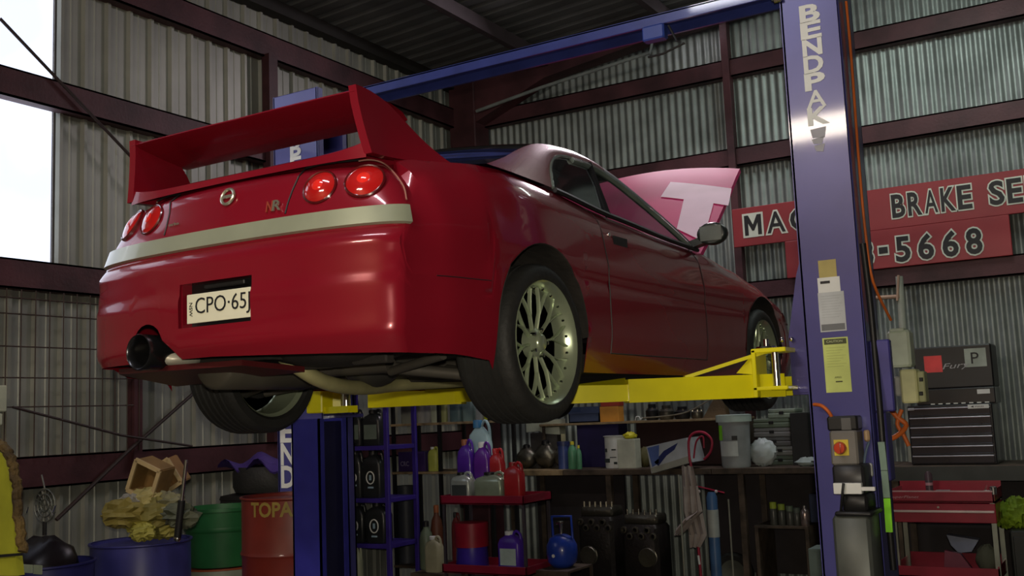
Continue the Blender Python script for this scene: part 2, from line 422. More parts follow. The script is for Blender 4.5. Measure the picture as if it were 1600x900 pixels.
for sg in (1, -1):
    cols = columns(sg); ir = sum(1 for c in cols if c[0] == 'rear') - 1
    ik = lambda Y: min(i for i, c in enumerate(cols) if c[0] == 'side' and c[1] >= Y - 1e-6)
    tag_side = 'right' if sg > 0 else 'left'
    iarch = ik(3.165)
    bmp = MB()
    # bumper skin with the plate recess left open
    rows = band(cols, 0, iarch, 'AB'); 
    b0 = len(bmp.v); n = len(rows[0]); bmp.v += [Vector(p) for r in rows for p in r]
    for i in range(len(rows)-1):
        for k in range(n-1):
            c = (rows[i][k] + rows[i+1][k] + rows[i+1][k+1] + rows[i][k+1])/4
            if RX0 < c.x < RX1 and RZ0 < c.z < RZ1 and i < 25 and c.y < 2.7: continue
            bmp.f.append((b0+i*n+k, b0+i*n+k+1, b0+(i+1)*n+k+1, b0+(i+1)*n+k))
    part('rear_bumper', bmp, paint, car, 40)
    i_tr = max(i for i, c in enumerate(cols) if c[0] == 'rear' and c[1] <= .60)
    tl = MB().grid(band(cols, 0, i_tr, 'C'))
    q = MB().grid(band(cols, i_tr, iarch, 'C')); q.grid(band(cols, iarch, ik(4.118), 'ABC'))
    part('trunk_face', tl, paint, car, 40)
    part('quarter_panel', q, paint, car, 40)
    part('door', MB().grid(band(cols, ik(4.12), ik(5.298), 'BC')), paint, car, 40)
    part('sill', MB().grid(band(cols, ik(4.118), ik(5.30), 'A')), paint, car, 40)
    fr = ik(6.68)
    part('front_fender', MB().grid(band(cols, ik(5.30), fr, 'ABC')), paint, car, 40)
    part('front_bumper', MB().grid(band(cols, fr, len(cols)-1, 'ABC')), paint, car, 40)
    tops[sg] = [c[6](c[5]) for c in cols]
    # dark seams
    for Y in (4.119, 5.299):
        part('panel_gap', MB().tube([side_p(Y, z, sg) + Vector((sg*.0005, 0, 0)) for z in [1.80 + (zt(Y)-1.81)*k/12 for k in range(13)]], .0032, 6), dark, car)
    part('panel_gap', MB().tube([side_p(Y, 1.80, sg) for Y in [4.12 + 1.18*k/10 for k in range(11)]], .0032, 6), dark, car)
    part('panel_gap', MB().tube([side_p(Y, 2.03, sg) for Y in [2.88, 2.93, 2.98, 3.06, 3.14]], .002, 6), dark, car)
    # arch lips and liners
    for yc in (YR, YFX):
        li = MB(); rows = []
        for k in range(25):
            a = PI*k/24; Y = yc - RA*math.cos(a); z = ACZ + RA*math.sin(a)*.99; p = side_p(Y, z, sg)
            rows.append([p, p + Vector((sg*.004, 0, .004)), p + Vector((-sg*.02, 0, 0)), p + Vector((-sg*.06, 0, .01)), p + Vector((-sg*.30, 0, .03))])
        part('arch_liner', li.grid(rows), under, car, 60)
# trunk deck, cowl and nose between the two top edges
def deck(tr, tl, crown, n=12):
    rows = []
    for a, b in zip(tr, tl):
        rows.append([a.lerp(b, k/n) + Vector((0, 0, crown*math.sin(PI*k/n)**.8 if 0 < k < n else 0)) for k in range(n+1)])
    return MB().grid(rows)
def toplist(sg, y0, y1): 
    return [side_p(y0 + (y1-y0)*k/8, zt(y0 + (y1-y0)*k/8), sg) for k in range(9)]
dk = MB()
nr = 12; R_ = [rear_s(math.sin(PI/2*k/nr)**(2/NR), 2.445, 1) for k in range(nr+1)]; L_ = [rear_s(math.sin(PI/2*k/nr)**(2/NR), 2.445, -1) for k in range(nr+1)]
rows = []
for k in range(nr+1):
    a, b = R_[k], L_[k]; cr = .035*min(1, k/nr*1.4); rows.append([a.lerp(b, j/12) + Vector((0, 0, cr*math.sin(PI*j/12))) for j in range(13)])
for a, b in zip(toplist(1, 2.97, 3.42), toplist(-1, 2.97, 3.42)):
    rows.append([a.lerp(b, j/12) + Vector((0, 0, .035*math.sin(PI*j/12))) for j in range(13)])
part('trunk_lid', MB().grid(rows), paint, car, 50)
part('cowl', deck(toplist(1, 5.35, 5.62), toplist(-1, 5.35, 5.62), .03), dark, car, 50)
part('nose_panel', deck(toplist(1, 6.9, 7.15), toplist(-1, 6.9, 7.15), .03), paint, car, 50)
# ---------------------------------------------------------------- greenhouse
def catmull(pts, n=4):
    out = []; P = [Vector(p) for p in pts]
    for i in range(len(P)-1):
        p0 = P[max(i-1, 0)]; p1 = P[i]; p2 = P[i+1]; p3 = P[min(i+2, len(P)-1)]
        for k in range(n):
            t = k/n; out.append(.5*((2*p1) + (p2-p0)*t + (2*p0-5*p1+4*p2-p3)*t*t + (3*p1-p0-3*p2+p3)*t**3))
    out.append(P[-1]); return out
TO = catmull([(3.26, 2.492, 0), (3.45, 2.56, 0), (3.62, 2.63, 0), (3.80, 2.695, 0), (3.98, 2.738, 0), (4.17, 2.765, 0), (4.35, 2.778, 0), (4.52, 2.77, 0), (4.7, 2.735, 0), (4.85, 2.685, 0), (5.0, 2.625, 0), (5.15, 2.56, 0), (5.3, 2.49, 0), (5.45, 2.405, 0)])
TW = catmull([(3.78, 2.487, 0), (3.82, 2.54, 0), (3.875, 2.60, 0), (3.95, 2.652, 0), (4.04, 2.69, 0), (4.17, 2.716, 0), (4.35, 2.732, 0), (4.5, 2.726, 0), (4.66, 2.695, 0), (4.8, 2.648, 0), (4.95, 2.592, 0), (5.08, 2.538, 0), (5.2, 2.483, 0), (5.31, 2.425, 0)])
NT = len(TO); KR = 14; KW = 32        # rail samples: rear glass ends, windscreen begins
def gs(Y, z, sg, o=0): 
    h = max(0, z - zt(Y)); return Vector((CX + sg*(.778 - .46*h - .18*h*h + o), Y, z))
for sg in (1, -1):
    c1 = MB(); rows = []
    for k in range(0, 31):
        a = TO[k]; b = TW[k]; rows.append([gs(a.x, a.y, sg), gs(*(a.lerp(b, .35).xy), sg, .006), gs(*(a.lerp(b, .8).xy), sg, .003), gs(b.x, b.y, sg)])
    part('roof_pillar', c1.grid(rows), paint, car, 60)
    rows = []
    for k in range(30, NT):
        a = TO[k]; b = TW[k]; rows.append([gs(a.x, a.y, sg), gs(*(a.lerp(b, .5).xy), sg, .006), gs(b.x, b.y, sg)])
    part('front_pillar', MB().grid(rows), dark, car, 60)
    # rubber and window glass
    part('window_seal', MB().tube([gs(TW[k].x, TW[k].y, sg, .003) for k in range(0, 22)], .007, 6).tube([gs(TW[k].x, TW[k].y - .014, sg, .0) for k in range(21, NT)], .016, 6), M('seal', (.16, .20, .18), .2, coat=.5), car, 60)
    bot = lambda t: t.x - (.02 + .12*math.sin(PI*min(1, max(0, (t.x-3.78)/1.53)))) if t.x > 3.9 else t.x
    def glass(k0, k1):
        rows = []
        for k in range(k0, k1+1):
            t = TW[k]; yb = bot(t); rows.append([gs(t.x, t.y, sg, -.004), gs(yb*.5+t.x*.5, (t.y + zt(yb))/2 + .005, sg, -.001), gs(yb, zt(yb)+.004, sg, -.004)])
        return MB().grid(rows)
    part('quarter_window', glass(0, 26), glassd, car, 60)
    part('door_window', glass(26, NT-1), clear, car, 60)
    yb = bot(TW[26]); part('pillar_trim', MB().tube([gs(TW[26].x, TW[26].y, sg, .002), gs(yb, zt(yb), sg, .002)], .016, 6), dark, car)
    part('belt_moulding', MB().tube([gs(3.78 + 1.62*k/16, zt(3.78 + 1.62*k/16) + .002, sg, .006) for k in range(17)], .012, 6), dark, car)
def across(k, dy, dz, n=12, o=0):
    t = TO[k]; a = gs(t.x, t.y, 1, o); b = gs(t.x, t.y, -1, o)
    return [a.lerp(b, j/n) + Vector((0, dy*math.sin(PI*j/n), dz*math.sin(PI*j/n)**.9 if 0 < j < n else 0)) for j in range(n+1)]
part('roof', MB().grid([across(k, -.06 + .13*(k-KR)/(KW-KR), .05) for k in range(KR, KW+1)]), paint, car, 60)
part('rear_window', MB().grid([across(k, -.12 + .06*k/KR, .035 + .015*k/KR) for k in range(0, KR+1)]), glassd, car, 60)
part('windscreen', MB().grid([across(k, .07 + .10*(k-KW)/(NT-1-KW), .05 - .01*(k-KW)/(NT-1-KW)) for k in range(KW, NT)]), clear, car, 60)
hl = MB().grid([[p - Vector((0, 0, .03)) for p in across(k, 0, .035, o=-.02)] for k in range(KR-4, KW+1)])
part('headliner', hl, M('lining', (.03, .03, .032), .8), car, 60)
ins = MB(); ins.box((CX-.74, 3.3, 2.38), (CX+.74, 3.95, 2.42), bev=.01); ins.box((CX-.74, 3.95, 1.85), (CX+.74, 5.1, 1.9))
part('cabin_floor', ins, dark, car)
da = MB(); da.box((CX-.73, 5.02, 2.12), (CX+.73, 5.44, 2.37), bev=.05)
part('dashboard', da, dark, car, 40)
for s in (-.36, .36):
    st = MB(); st.box((CX+s-.24, 4.35, 1.9), (CX+s+.24, 4.85, 2.08), bev=.05); st.box((CX+s-.23, 4.22, 2.02), (CX+s+.23, 4.36, 2.42), bev=.05)
    st.box((CX+s-.12, 4.21, 2.44), (CX+s+.12, 4.31, 2.57), bev=.04)
    part('seat', st, M('seat_cloth', (.02, .02, .022), .85), car, 40)
# ---------------------------------------------------------------- bonnet, raised
hinge_y, hinge_z = 5.56, 2.40; ha = math.radians(37.2); hl_ = 1.27
def hood_pt(u, v, o=0):        # u: -1..1 across, v: 0 hinge .. 1 tip
    w = .745 - .070*v**2.2; s = u*w
    y = hinge_y + v*hl_*math.cos(ha) - .03*(1-v)*u*u; z = hinge_z + v*hl_*math.sin(ha)
    crown = .035*(1-u*u) ; tip = -.05*v**6 - .03*u*u*v
    n = Vector((0, -math.sin(ha), math.cos(ha)))
    yy = -(.045*u*u)*v**2
    return Vector((CX + s, y + yy, z + yy*.8)) + n*(crown + tip*.6 + o)
hm = MB(); hm.grid([[hood_pt(-1 + 2*i/20, j/14) for i in range(21)] for j in range(15)]); hm.grid([[hood_pt(-1 + 2*i/20, j/14, -.028) for i in range(21)] for j in range(15)])
for u in (-1, 1): hm.grid([[hood_pt(u, j/14), hood_pt(u, j/14, -.028)] for j in range(15)])
for v in (0, 1): hm.grid([[hood_pt(-1 + 2*i/20, v), hood_pt(-1 + 2*i/20, v, -.028)] for i in range(21)])
hood = part('raised_bonnet', hm, M('bonnet_lit_paint', (.66, .03, .17), .5, .0, .0, .05, 2, spec=.2), car, 45)  # car red made brighter pink: lamp light put into the bonnet colour
# pale T on its right half: a reflection painted as flat colour
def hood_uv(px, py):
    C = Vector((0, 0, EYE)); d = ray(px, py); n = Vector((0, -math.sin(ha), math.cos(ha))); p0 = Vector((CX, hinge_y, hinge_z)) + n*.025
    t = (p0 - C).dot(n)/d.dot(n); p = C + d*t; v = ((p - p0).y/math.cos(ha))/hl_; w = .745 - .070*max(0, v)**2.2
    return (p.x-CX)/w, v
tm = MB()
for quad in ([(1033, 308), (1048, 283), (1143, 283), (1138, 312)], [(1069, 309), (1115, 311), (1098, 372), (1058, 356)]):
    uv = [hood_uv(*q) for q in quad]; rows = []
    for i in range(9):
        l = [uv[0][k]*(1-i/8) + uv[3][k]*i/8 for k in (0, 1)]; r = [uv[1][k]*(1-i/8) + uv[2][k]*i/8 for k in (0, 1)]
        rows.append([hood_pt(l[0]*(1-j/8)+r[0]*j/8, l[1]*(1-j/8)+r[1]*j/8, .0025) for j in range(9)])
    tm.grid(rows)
part('painted_reflection', tm, M('pale_pink', (.90, .64, .78), .5, coat=.0, var=.03), hood, 60, label='pale T-shaped reflection painted on the bonnet')
part('stay_rod', MB().tube([(CX-.62, 6.75, 2.15), (CX-.60, 6.2, 2.90)], .006), chrome, car)
eb = MB(); eb.box((CX-.70, 5.62, 1.85), (CX+.70, 6.9, 1.95)); eb.box((CX-.25, 5.75, 1.95), (CX+.25, 6.6, 2.2), bev=.04)
part('engine', eb, under, car, 40)
# ---------------------------------------------------------------- rear wing
def foil(s):
    e = abs(s)/.575; y0 = 2.755 - .01*e; z0 = 2.690 + .006*(1-e*e)
    prof = [(0, 0), (.10, .004), (.20, -.002), (.27, -.018), (.30, -.040), (.285, -.052), (.22, -.050), (.12, -.036), (.02, -.016), (-.004, -.006)]
    return [Vector((CX + s, y0 + a, z0 + b)) for a, b in prof]
wing = MB().grid([foil(-.575 + 1.15*k/16) for k in range(17)], True)
part('wing', wing, paint, car, 40)
for sg in (1, -1):
    out = catmull([(2.740, 2.706, 0), (2.82, 2.702, 0), (2.92, 2.678, 0), (3.005, 2.626, 0), (3.08, 2.560, 0), (3.15, 2.500, 0)], 3) 
    inn = catmull([(2.765, 2.462, 0), (2.83, 2.464, 0), (2.88, 2.466, 0), (2.97, 2.470, 0), (3.07, 2.474, 0), (3.18, 2.478, 0)], 3)
    def bp(y, z, o): return Vector((CX + sg*(.567 + .045*max(0, (2.69-z)/.235)**1.4 + .09*max(0, (y-2.85)/.35)**1.5*max(0, (2.69-z)/.235) + o), y, z))
    rows = []
    for a, b in zip(out, inn):
        c = [a.lerp(b, t) for t in (0, .25, .5, .75, 1)]
        rows.append([bp(p.x, p.y, .016) for p in c] + [bp(p.x, p.y, -.018) for p in reversed(c)])
    m = MB().grid(rows, True); m.f.append(tuple(range(10))); k = (len(rows)-1)*10; m.f.append(tuple(range(k, k+10)))
    part('wing_upright', m, paint, car, 50)
base = MB(); rows = []
for k in range(25):
    s = -.60 + 1.20*k/24; e = abs(s)/.60; y = 2.735 + .03*e**4; h = 2.484 + .030*e**6
    rows.append([Vector((CX+s, y-.0, 2.45 + .004*(1-e))), Vector((CX+s, y+.004, h-.006)), Vector((CX+s, y+.015, h)), Vector((CX+s, y+.12, h-.004)), Vector((CX+s, y+.20, 2.46))])
part('wing_base', base.grid(rows), paint, car, 50)
# ---------------------------------------------------------------- rear details
st = MB(); rows = []
for k in range(61):
    u = -1 + 2*k/60; sg = 1 if u > 0 else -1; a = abs(u)*82; S = math.sin(math.radians(min(a, 90)))**(2/NR)
    S = min(S, .9995); row = []
    for z, o in ((2.200, .0), (2.203, .014), (2.262, .014), (2.266, 0)):
        p = rear_s(S, z, sg); row.append(p + rear_n(S, z, sg)*o)
    rows.append(row)
strip = part('rear_garnish', st.grid(rows), stripm, car, 50)
def outlined(name, mb, mat, r): return part(name, mb, mat, car, r)
def disc(c, n, prof, N=32):
    m = MB().lathe(prof, (0, 0, 0), 'Z', N); q = Vector((0, 0, 1)).rotation_difference(Vector(n)); m.v = [q @ v + c for v in m.v]; return m
for px, py, r in ((500, 293, .060), (570, 283, .066)):
    c, n, S = rear_at(px, py)
    for sg in (1, -1):
        c2 = c if sg > 0 else Vector((2*CX - c.x, c.y, c.z)); n2 = n if sg > 0 else Vector((-n.x, n.y, n.z))
        hs = part('tail_lamp_ring', disc(c2, n2, [(r+.008, -.03), (r+.008, .004), (r+.004, .008), (r, .006), (r, -.03)]), M('lamp_ring', (.10, .006, .008), .25, coat=.8), car, 40)
        part('tail_lamp_lens', disc(c2, n2, [(r, -.02), (r, .004), (r*.8, .012), (r*.45, .019), (0, .022)]), lens, hs, 50)
        part('lamp_glow_disc', disc(c2 + n2*.0205, n2, [(r*.50, -.02), (r*.48, -.005), (r*.3, .001), (0, .0025)]), M('glow_red', (.9, .03, .02), .1, coat=1.0), hs, 50)  # brighter red disc: the glow in the lens put into the colour
for sg in (1, -1):
    seam = []
    for px, py in ((446, 334), (450, 318), (458, 296), (467, 276), (478, 263), (500, 257), (530, 253), (562, 250)):
        p, n, S = rear_at(px, py, .001); seam.append(p if sg > 0 else Vector((2*CX-p.x, p.y, p.z)))
    part('trunk_gap', MB().tube(seam, .0035, 6), dark, car)
    seam = []
    for px, py in ((560, 252), (580, 250), (600, 256), (618, 272), (630, 292), (635, 312)):
        p, n, S = rear_at(px, py, .001); seam.append(p if sg > 0 else Vector((2*CX-p.x, p.y, p.z)))
    part('lamp_edge', MB().tube(catmull(seam), .003, 6), M('lamp_bead', (.35, .16, .13), .2), car)
c, n, _ = rear_at(346, 311, .003)
c.x = CX + .01
em = MB(); rr = []
q = Vector((0, 0, 1)).rotation_difference(n)
for k in range(25):
    a = 2*PI*k/24; rr.append(c + q @ Vector((.030*math.cos(a), .030*math.sin(a), .004)))
em.tube(rr, .006, 8); em.obox(c + n*.004, q @ Vector((.036, 0, 0)), q @ Vector((0, .006, 0)), n*.003)
part('round_emblem', em, M('emblem', (.62, .60, .48), .25, .8), car, 40)
c, n, _ = rear_at(417, 332, .001); r_ = Vector((1, .05, 0)).normalized()
text('letter_badge', 'R', M('emblem', ()), car, c + Vector((.03, 0, 0)), r_, (0, .2, 1), .038, .034, depth=.006, off=.02)
text('letter_badge', 'N', M('red_badge', (.55, .10, .06), .3, .5), car, c + Vector((0, 0, 0)), r_, (0, .2, 1), .038, .026, depth=.006, off=.02)
c, n, _ = rear_at(266, 351, .002)
text('script_badge', 'turbo', M('emblem', ()), car, c - Vector((0, .004, .01)), (1, -.06, 0), (0, .1, 1), .012, .06, depth=.004)
# number plate in its recess
rec = MB(); x0, x1, z0, z1 = RX0, RX1, RZ0, RZ1; yo, yi = 2.613, 2.675
for a, b in (((x0-.05, yo+.012, z0-.03), (x0+.0, yi, z1+.03)), ((x1, yo+.012, z0-.03), (x1+.05, yi, z1+.03)), ((x0-.03, yo+.010, z1-.006), (x1+.03, yi, z1+.03)), ((x0-.03, yo+.010, z0-.03), (x1+.03, yi, z0+.006))): rec.box(a, b)
part('plate_recess', rec, paint, car)
part('recess_back', MB().box((x0-.02, yi-.005, z0-.02), (x1+.02, yi+.02, z1+.02)), dark, car)
part('plate_light', MB().box((-2.86, yo+.02, 2.045), (-2.66, yi-.01, 2.064), bev=.004), dark, car)
pl = MB(); py_ = 2.620; pz0, pz1 = 1.925, 2.030; px0, px1 = -2.932, -2.616
pl.box((px0, py_, pz0), (px1, py_+.004, pz1), bev=.0015)
plate = part('number_plate', pl, cream, car, 30, label='cream number plate with black characters')
text('plate_text', 'CPO\u00b765J', black, plate, (px0+.045, py_-.0005, pz0+.014), (1, 0, 0), (0, 0, 1), 0.076, .270, depth=.0015, off=-.004)
text('plate_state', 'NSW', black, plate, (px0+.014, py_-.0005, pz0+.075), (0, 0, -1), (1, 0, 0), .016, .05, depth=.0012)
# exhaust tip, muffler, pipe
def horiz(c, prof, axis='Y', n=28): return MB().lathe(prof, c, axis, n)
tip = horiz((-3.145, 2.62, 1.838), [(.062, .30), (.066, 0), (.0665, -.035), (.064, -.04), (.058, -.035), (.056, .0), (.055, .28), (0, .29)])
ex = part('exhaust_tip', tip, M('tip_metal', (.07, .07, .075), .25, .9), car, 50)
part('muffler', horiz((-3.06, 2.86, 1.80), [(0, 0), (.09, 0), (.105, .015), (.105, .50), (.09, .52), (0, .52)]), M('muffler_dark', (.10, .09, .07), .5, .3), car, 50)
ml = MB(); ml.v = []; 
part('muffler_flange', MB().sphere(at(281, 562, 1, 2.74), .062, .09, .030, 18, 10), M('muffler_pale', (.60, .58, .48), .4, .3), car, 60)
pipe = catmull([(-3.05, 3.34, 1.80), at(425, 545, 1, 3.02), at(442, 556, 1, 2.98), at(466, 574, 1, 3.02), at(496, 592, 1, 3.10), at(530, 603, 1, 3.25), at(575, 606, 1, 3.5), at(640, 600, 1, 3.9), (-2.75, 4.6, 1.74), (-2.75, 5.6, 1.78)], 4)
part('exhaust_pipe', MB().tube(pipe, .030, 12), M('pipe_metal', (.60, .56, .28), .38, .5), car, 60)
# underbody
ub = MB(); ub.box((CX-.72, 2.78, 1.81), (CX+.74, 3.2, 1.86), bev=.02); ub.box((CX-.50, 2.80, 1.79), (CX+.10, 3.15, 1.84), bev=.03)
ub.box((CX-.76, 3.86, 1.72), (CX+.76, 5.9, 1.80), bev=.02); ub.box((CX-.60, 3.2, 1.80), (CX+.60, 3.9, 1.88)); ub.box((CX-.58, 5.9, 1.76), (CX+.58, 7.05, 1.84), bev=.02)
ub.box((CX-.60, 2.86, 1.80), (CX-.2, 3.2, 1.86), bev=.02)
part('floor_pan', ub, under, car, 40)
lp = MB().prism([(-3.50, 2.80, 1.772), (-3.40, 2.70, 1.772), (-2.95, 2.66, 1.765), (-2.72, 2.68, 1.765), (-2.70, 2.98, 1.745), (-3.30, 3.14, 1.742), (-3.60, 3.16, 1.735), (-3.58, 2.95, 1.765)], (0, 0, .02))
part('rear_undertray', lp, M('tray_paint', (.08, .010, .012), .4), car, 40)
part('tank', MB().sphere((CX+.25, 3.02, 1.83), .32, .20, .075, 20, 10), under, car, 60)
dif = MB().sphere((CX, 3.52, 1.80), .11, .16, .11, 16, 10); dif.tube([(CX-.62, 3.52, 1.82), (CX-.1, 3.52, 1.80)], .022); dif.tube([(CX+.1, 3.52, 1.80), (CX+.62, 3.52, 1.82)], .022)
part('differential', dif, M('cast_metal', (.10, .095, .085), .5, .6), car, 50)
armm = M('arm_metal', (.10, .09, .075), .6, .4)
for sg in (1, -1):
    for a, b, r in (((.25, 3.28, 1.76), (.66, 3.44, 1.70), .024), ((.25, 3.72, 1.76), (.66, 3.56, 1.70), .02), ((.63, 3.52, 1.72), (.55, 3.50, 2.0), .03), ((.25, 6.0, 1.74), (.64, 6.22, 1.70), .022)):
        part('suspension_arm', MB().tube([(CX+sg*a[0], a[1], a[2]), (CX+sg*b[0], b[1], b[2])], r), armm, car, 50)
for y in (3.26, 3.76): part('subframe_tube', MB().tube([(CX-.30, y, 1.77), (CX+.30, y, 1.77)], .035), armm, car, 50)
part('tie_rod', MB().tube([(CX+.30, 3.26, 1.74), (CX+.62, 3.16, 1.78)], .018), armm, car, 50)
for x, y in ((CX+.10, 3.0), (CX+.42, 2.95)): part('bracket', MB().box((x-.06, y, 1.755), (x+.10, y+.05, 1.79), bev=.006), under, car, 30)
# ---------------------------------------------------------------- wheels
R0, RR = .307, .236
def tyre_prof(sg):     # (radius, offset along x, outward positive)
    p = [(RR+.002, 0.0), (RR+.012, .006), (.262, .010), (.285, .006), (.300, -.008), (R0, -.030)]
    for k in range(5): x = -.042 - .034*k; p += [(R0+.001, x), (R0-.007, x-.004), (R0-.007, x-.008), (R0+.001, x-.012)]
    p += [(R0, -.205), (.300, -.222), (.285, -.236), (.25, -.236), (RR, -.222), (RR-.01, -.12)]
    return [(r, x*sg) for r, x in p]
def make_wheel(xf, yc, zc, sg, steer=0):
    c = (xf, yc, zc)
    def tr(m):
        return m
    w = part('wheel', MB().lathe(tyre_prof(sg), c, 'X', 56, close=True), rubber, car, 40)
    rim = MB().lathe([(r, x*sg) for r, x in [(.228, -.215), (.236, -.222), (.238, -.21), (.222, -.20), (.215, -.12), (.205, -.055), (.214, -.03), (.226, -.012), (.2365, .004), (.240, .006), (.240, -.004), (.232, -.01)]], c, 'X', 48, cap=False)
    part('rim', rim, rimm, w, 50)
    part('brake_disc', MB().lathe([(0, -.115*sg), (.15, -.115*sg), (.15, -.135*sg), (0, -.135*sg)], c, 'X', 32), M('disc_metal', (.025, .025, .024), .6, .3), w, 40)
    part('gap_dark_disc', MB().lathe([(.207, -.082*sg), (0, -.082*sg)], c, 'X', 32), dark, w)  # black disc added close behind the spokes so the gaps read dark
    part('hub', MB().lathe([(.06, -.08*sg), (.058, -.045*sg), (.045, -.036*sg), (.036, -.030*sg), (.034, -.022*sg), (.026, -.016*sg), (0, -.015*sg)], c, 'X', 24), rimm, w, 40)
    def pol(r, a, x): return Vector((xf + x*sg, yc + r*math.cos(a), zc + r*math.sin(a)))
    proto = None
    for k in range(10):
        a = 2*PI*k/10 + .16; m = MB()
        def bar(r0, a0, r1, a1, x0, x1, w0, w1):
            rows = []
            for t in (0, .33, .66, 1):
                r = r0+(r1-r0)*t; aa = a0+(a1-a0)*t; x = x0+(x1-x0)*t; ww = w0+(w1-w0)*t; d = ww/r
                rows.append([pol(r, aa-d, x-.013), pol(r, aa-d*.8, x-.002), pol(r, aa-d*.25, x+.003), pol(r, aa+d*.25, x+.003), pol(r, aa+d*.8, x-.002), pol(r, aa+d, x-.013)])
            m.grid(rows, True)
        bar(.045, a, .120, a, -.046, -.036, .0065, .005)
        bar(.113, a, .214, a+.19, -.036, -.026, .004, .004); bar(.113, a, .214, a-.19, -.036, -.026, .004, .004)
        part('spoke', m, rimm, w, 50)
    bm_ = MB()
    for k in range(20):
        a = 2*PI*(k+.5)/20; p = pol(.212, a, -.028); bm_.lathe([(.0055, -.004), (.0055, .004*1), (0, .006)], p, 'X', 6)
    part('rim_bolts', bm_, chrome, w)
    lug = MB()
    for k in range(5):
        a = 2*PI*k/5; lug.lathe([(.008, -.01*sg), (.008, .010*sg), (0, .012*sg)], pol(.052, a, -.035), 'X', 6)
    part('wheel_nuts', lug, chrome, w)
for xf, sg in ((-1.952, 1), (2*CX+1.952+.06, -1)):
    make_wheel(xf, YR, AX, sg); make_wheel(xf, YFX, AX, sg)
# mirrors, handles
for sg in (1, -1):
    c = Vector((CX + sg*.90, 5.33, 2.475)); m = MB(); m.sphere(c, .085, .075, .062, 20, 12)
    for i, v in enumerate(m.v):
        v.y = max(v.y, c.y - .03)
        if v.x*sg < (c.x - .05*sg)*sg and v.z < c.z: pass
    m.obox(c + Vector((-sg*.085, .02, -.035)), (.05, 0, 0.012*sg), (0, .035, 0), (0, 0, .02))
    mr = part('door_mirror', m, M('mirror_black', (.02, .026, .024), .35, coat=.3), car, 60)
    part('mirror_glass', MB().obox(c + Vector((0, -.0325, 0)), (.06, 0, 0), (0, .001, 0), (0, 0, .04)), M('mirror_glass', (.16, .18, .17), .25, .6), mr)
    h = side_p(4.30, 2.315, sg); hm_ = MB(); hm_.obox(h, (sg*.004, 0, 0), (0, .075, .0), (0, 0, .020))
    hh = part('door_handle', hm_, dark, car)
    part('key_lock', MB().lathe([(.011, 0), (.011, sg*.006), (0, sg*.007)], side_p(4.19, 2.335, sg), 'X', 12), chrome, hh)
# ================================================================= TWO-POST HOIST
CY0, CY1 = 4.75, 5.03
lift = thing('two_post_hoist', 'blue two-post vehicle hoist with yellow arms holding up the red car', 'hoist', (CX, 4.9, 0))
ZT = 3.60
def column(x0, x1, open_sg):
    """C-section upright: web away from the car, mouth towards it"""
    m = MB(); t = .012
    if open_sg > 0: m.box((x0, CY0, 0), (x0+t, CY1, ZT)); m.box((x0, CY0, 0), (x1, CY0+t, ZT), bev=.004); m.box((x0, CY1-t, 0), (x1, CY1, ZT)); m.box((x1-t, CY0, 0), (x1, CY0+.05, ZT)); m.box((x1-t, CY1-.05, 0), (x1, CY1, ZT))
    else: m.box((x1-t, CY0, 0), (x1, CY1, ZT), bev=.004); m.box((x0, CY0, 0), (x1, CY0+t, ZT), bev=.004); m.box((x0, CY1-t, 0), (x1, CY1, ZT)); m.box((x0, CY0, 0), (x0+t, CY0+.05, ZT)); m.box((x0, CY1-.05, 0), (x0+t, CY1, ZT))
    return m
RXa, RXb = -1.300, -1.032; LXa, LXb = -4.53, -4.165
colR = part('column', column(RXa, RXb, -1), blue, lift, 30)
colL = part('column', column(LXa, LXb, 1), blue, lift, 30)
for xa, xb in ((RXa, RXb), (LXa, LXb)):
    part('base_plate', MB().box((xa-.08, CY0-.10, 0), (xb+.08, CY1+.10, .018)), blue, lift)
# overhead beam: lower open channel
bm_ = MB(); bm_.box((LXa+.0, 4.80, 3.487), (RXb, 4.815, 3.545), bev=.003); bm_.box((LXa, 4.80, 3.535), (RXb, 4.98, 3.545)); bm_.box((LXa, 4.965, 3.487), (RXb, 4.98, 3.545))
part('overhead_beam', bm_, M('beam_blue', (.035, .05, .22), .35, .1, .4), lift, 30)
part('limit_switch', MB().box((-2.02, 4.78, 3.41), (-1.90, 4.84, 3.486), bev=.008), M('switch_blue', (.03, .06, .30), .4), lift)
lsw = MB(); lsw.tube([(-1.88, 4.80, 3.47), (-1.84, 4.80, 3.38), (-1.80, 4.80, 3.36), (-1.92, 4.80, 3.33), (-2.0, 4.80, 3.33)], .006)
part('switch_wire', lsw, dark, lift)
part('beam_bolt', MB().lathe([(.012, 0), (.012, .012), (0, .014)], (RXa-.02, CY0-.02, 3.44), 'Z', 8).tube([(RXa+.02, CY0-.012, 3.44), (RXa-.02, CY0-.012, 3.44)], .012, 8), chrome, lift)
# lettering stacked down the faces
def stacked(x, ztop, h, w, gap, word, par):
    for i, ch in enumerate(word):
        z = ztop - (i+1)*h - i*gap
        text('letter', ch, pale, par, (x, CY0-.0015, z), (1, 0, 0), (0, 0, 1), h, w, depth=.0012, off=.034 if ch not in 'A' else .016)
p = at(1251, 36, 1, CY0); q_ = at(1262, 195, 1, CY0); lh = (p.z - at(1258, 62, 1, CY0).z)
zt_ = at(1264, 8, 1, CY0).z; zb_ = at(1276, 196, 1, CY0).z; st_ = (zt_-zb_)/7
stacked(at(1251, 30, 1, CY0).x + .002, zt_, st_*.93, .082, st_*.07, 'BENDPAK', colR)
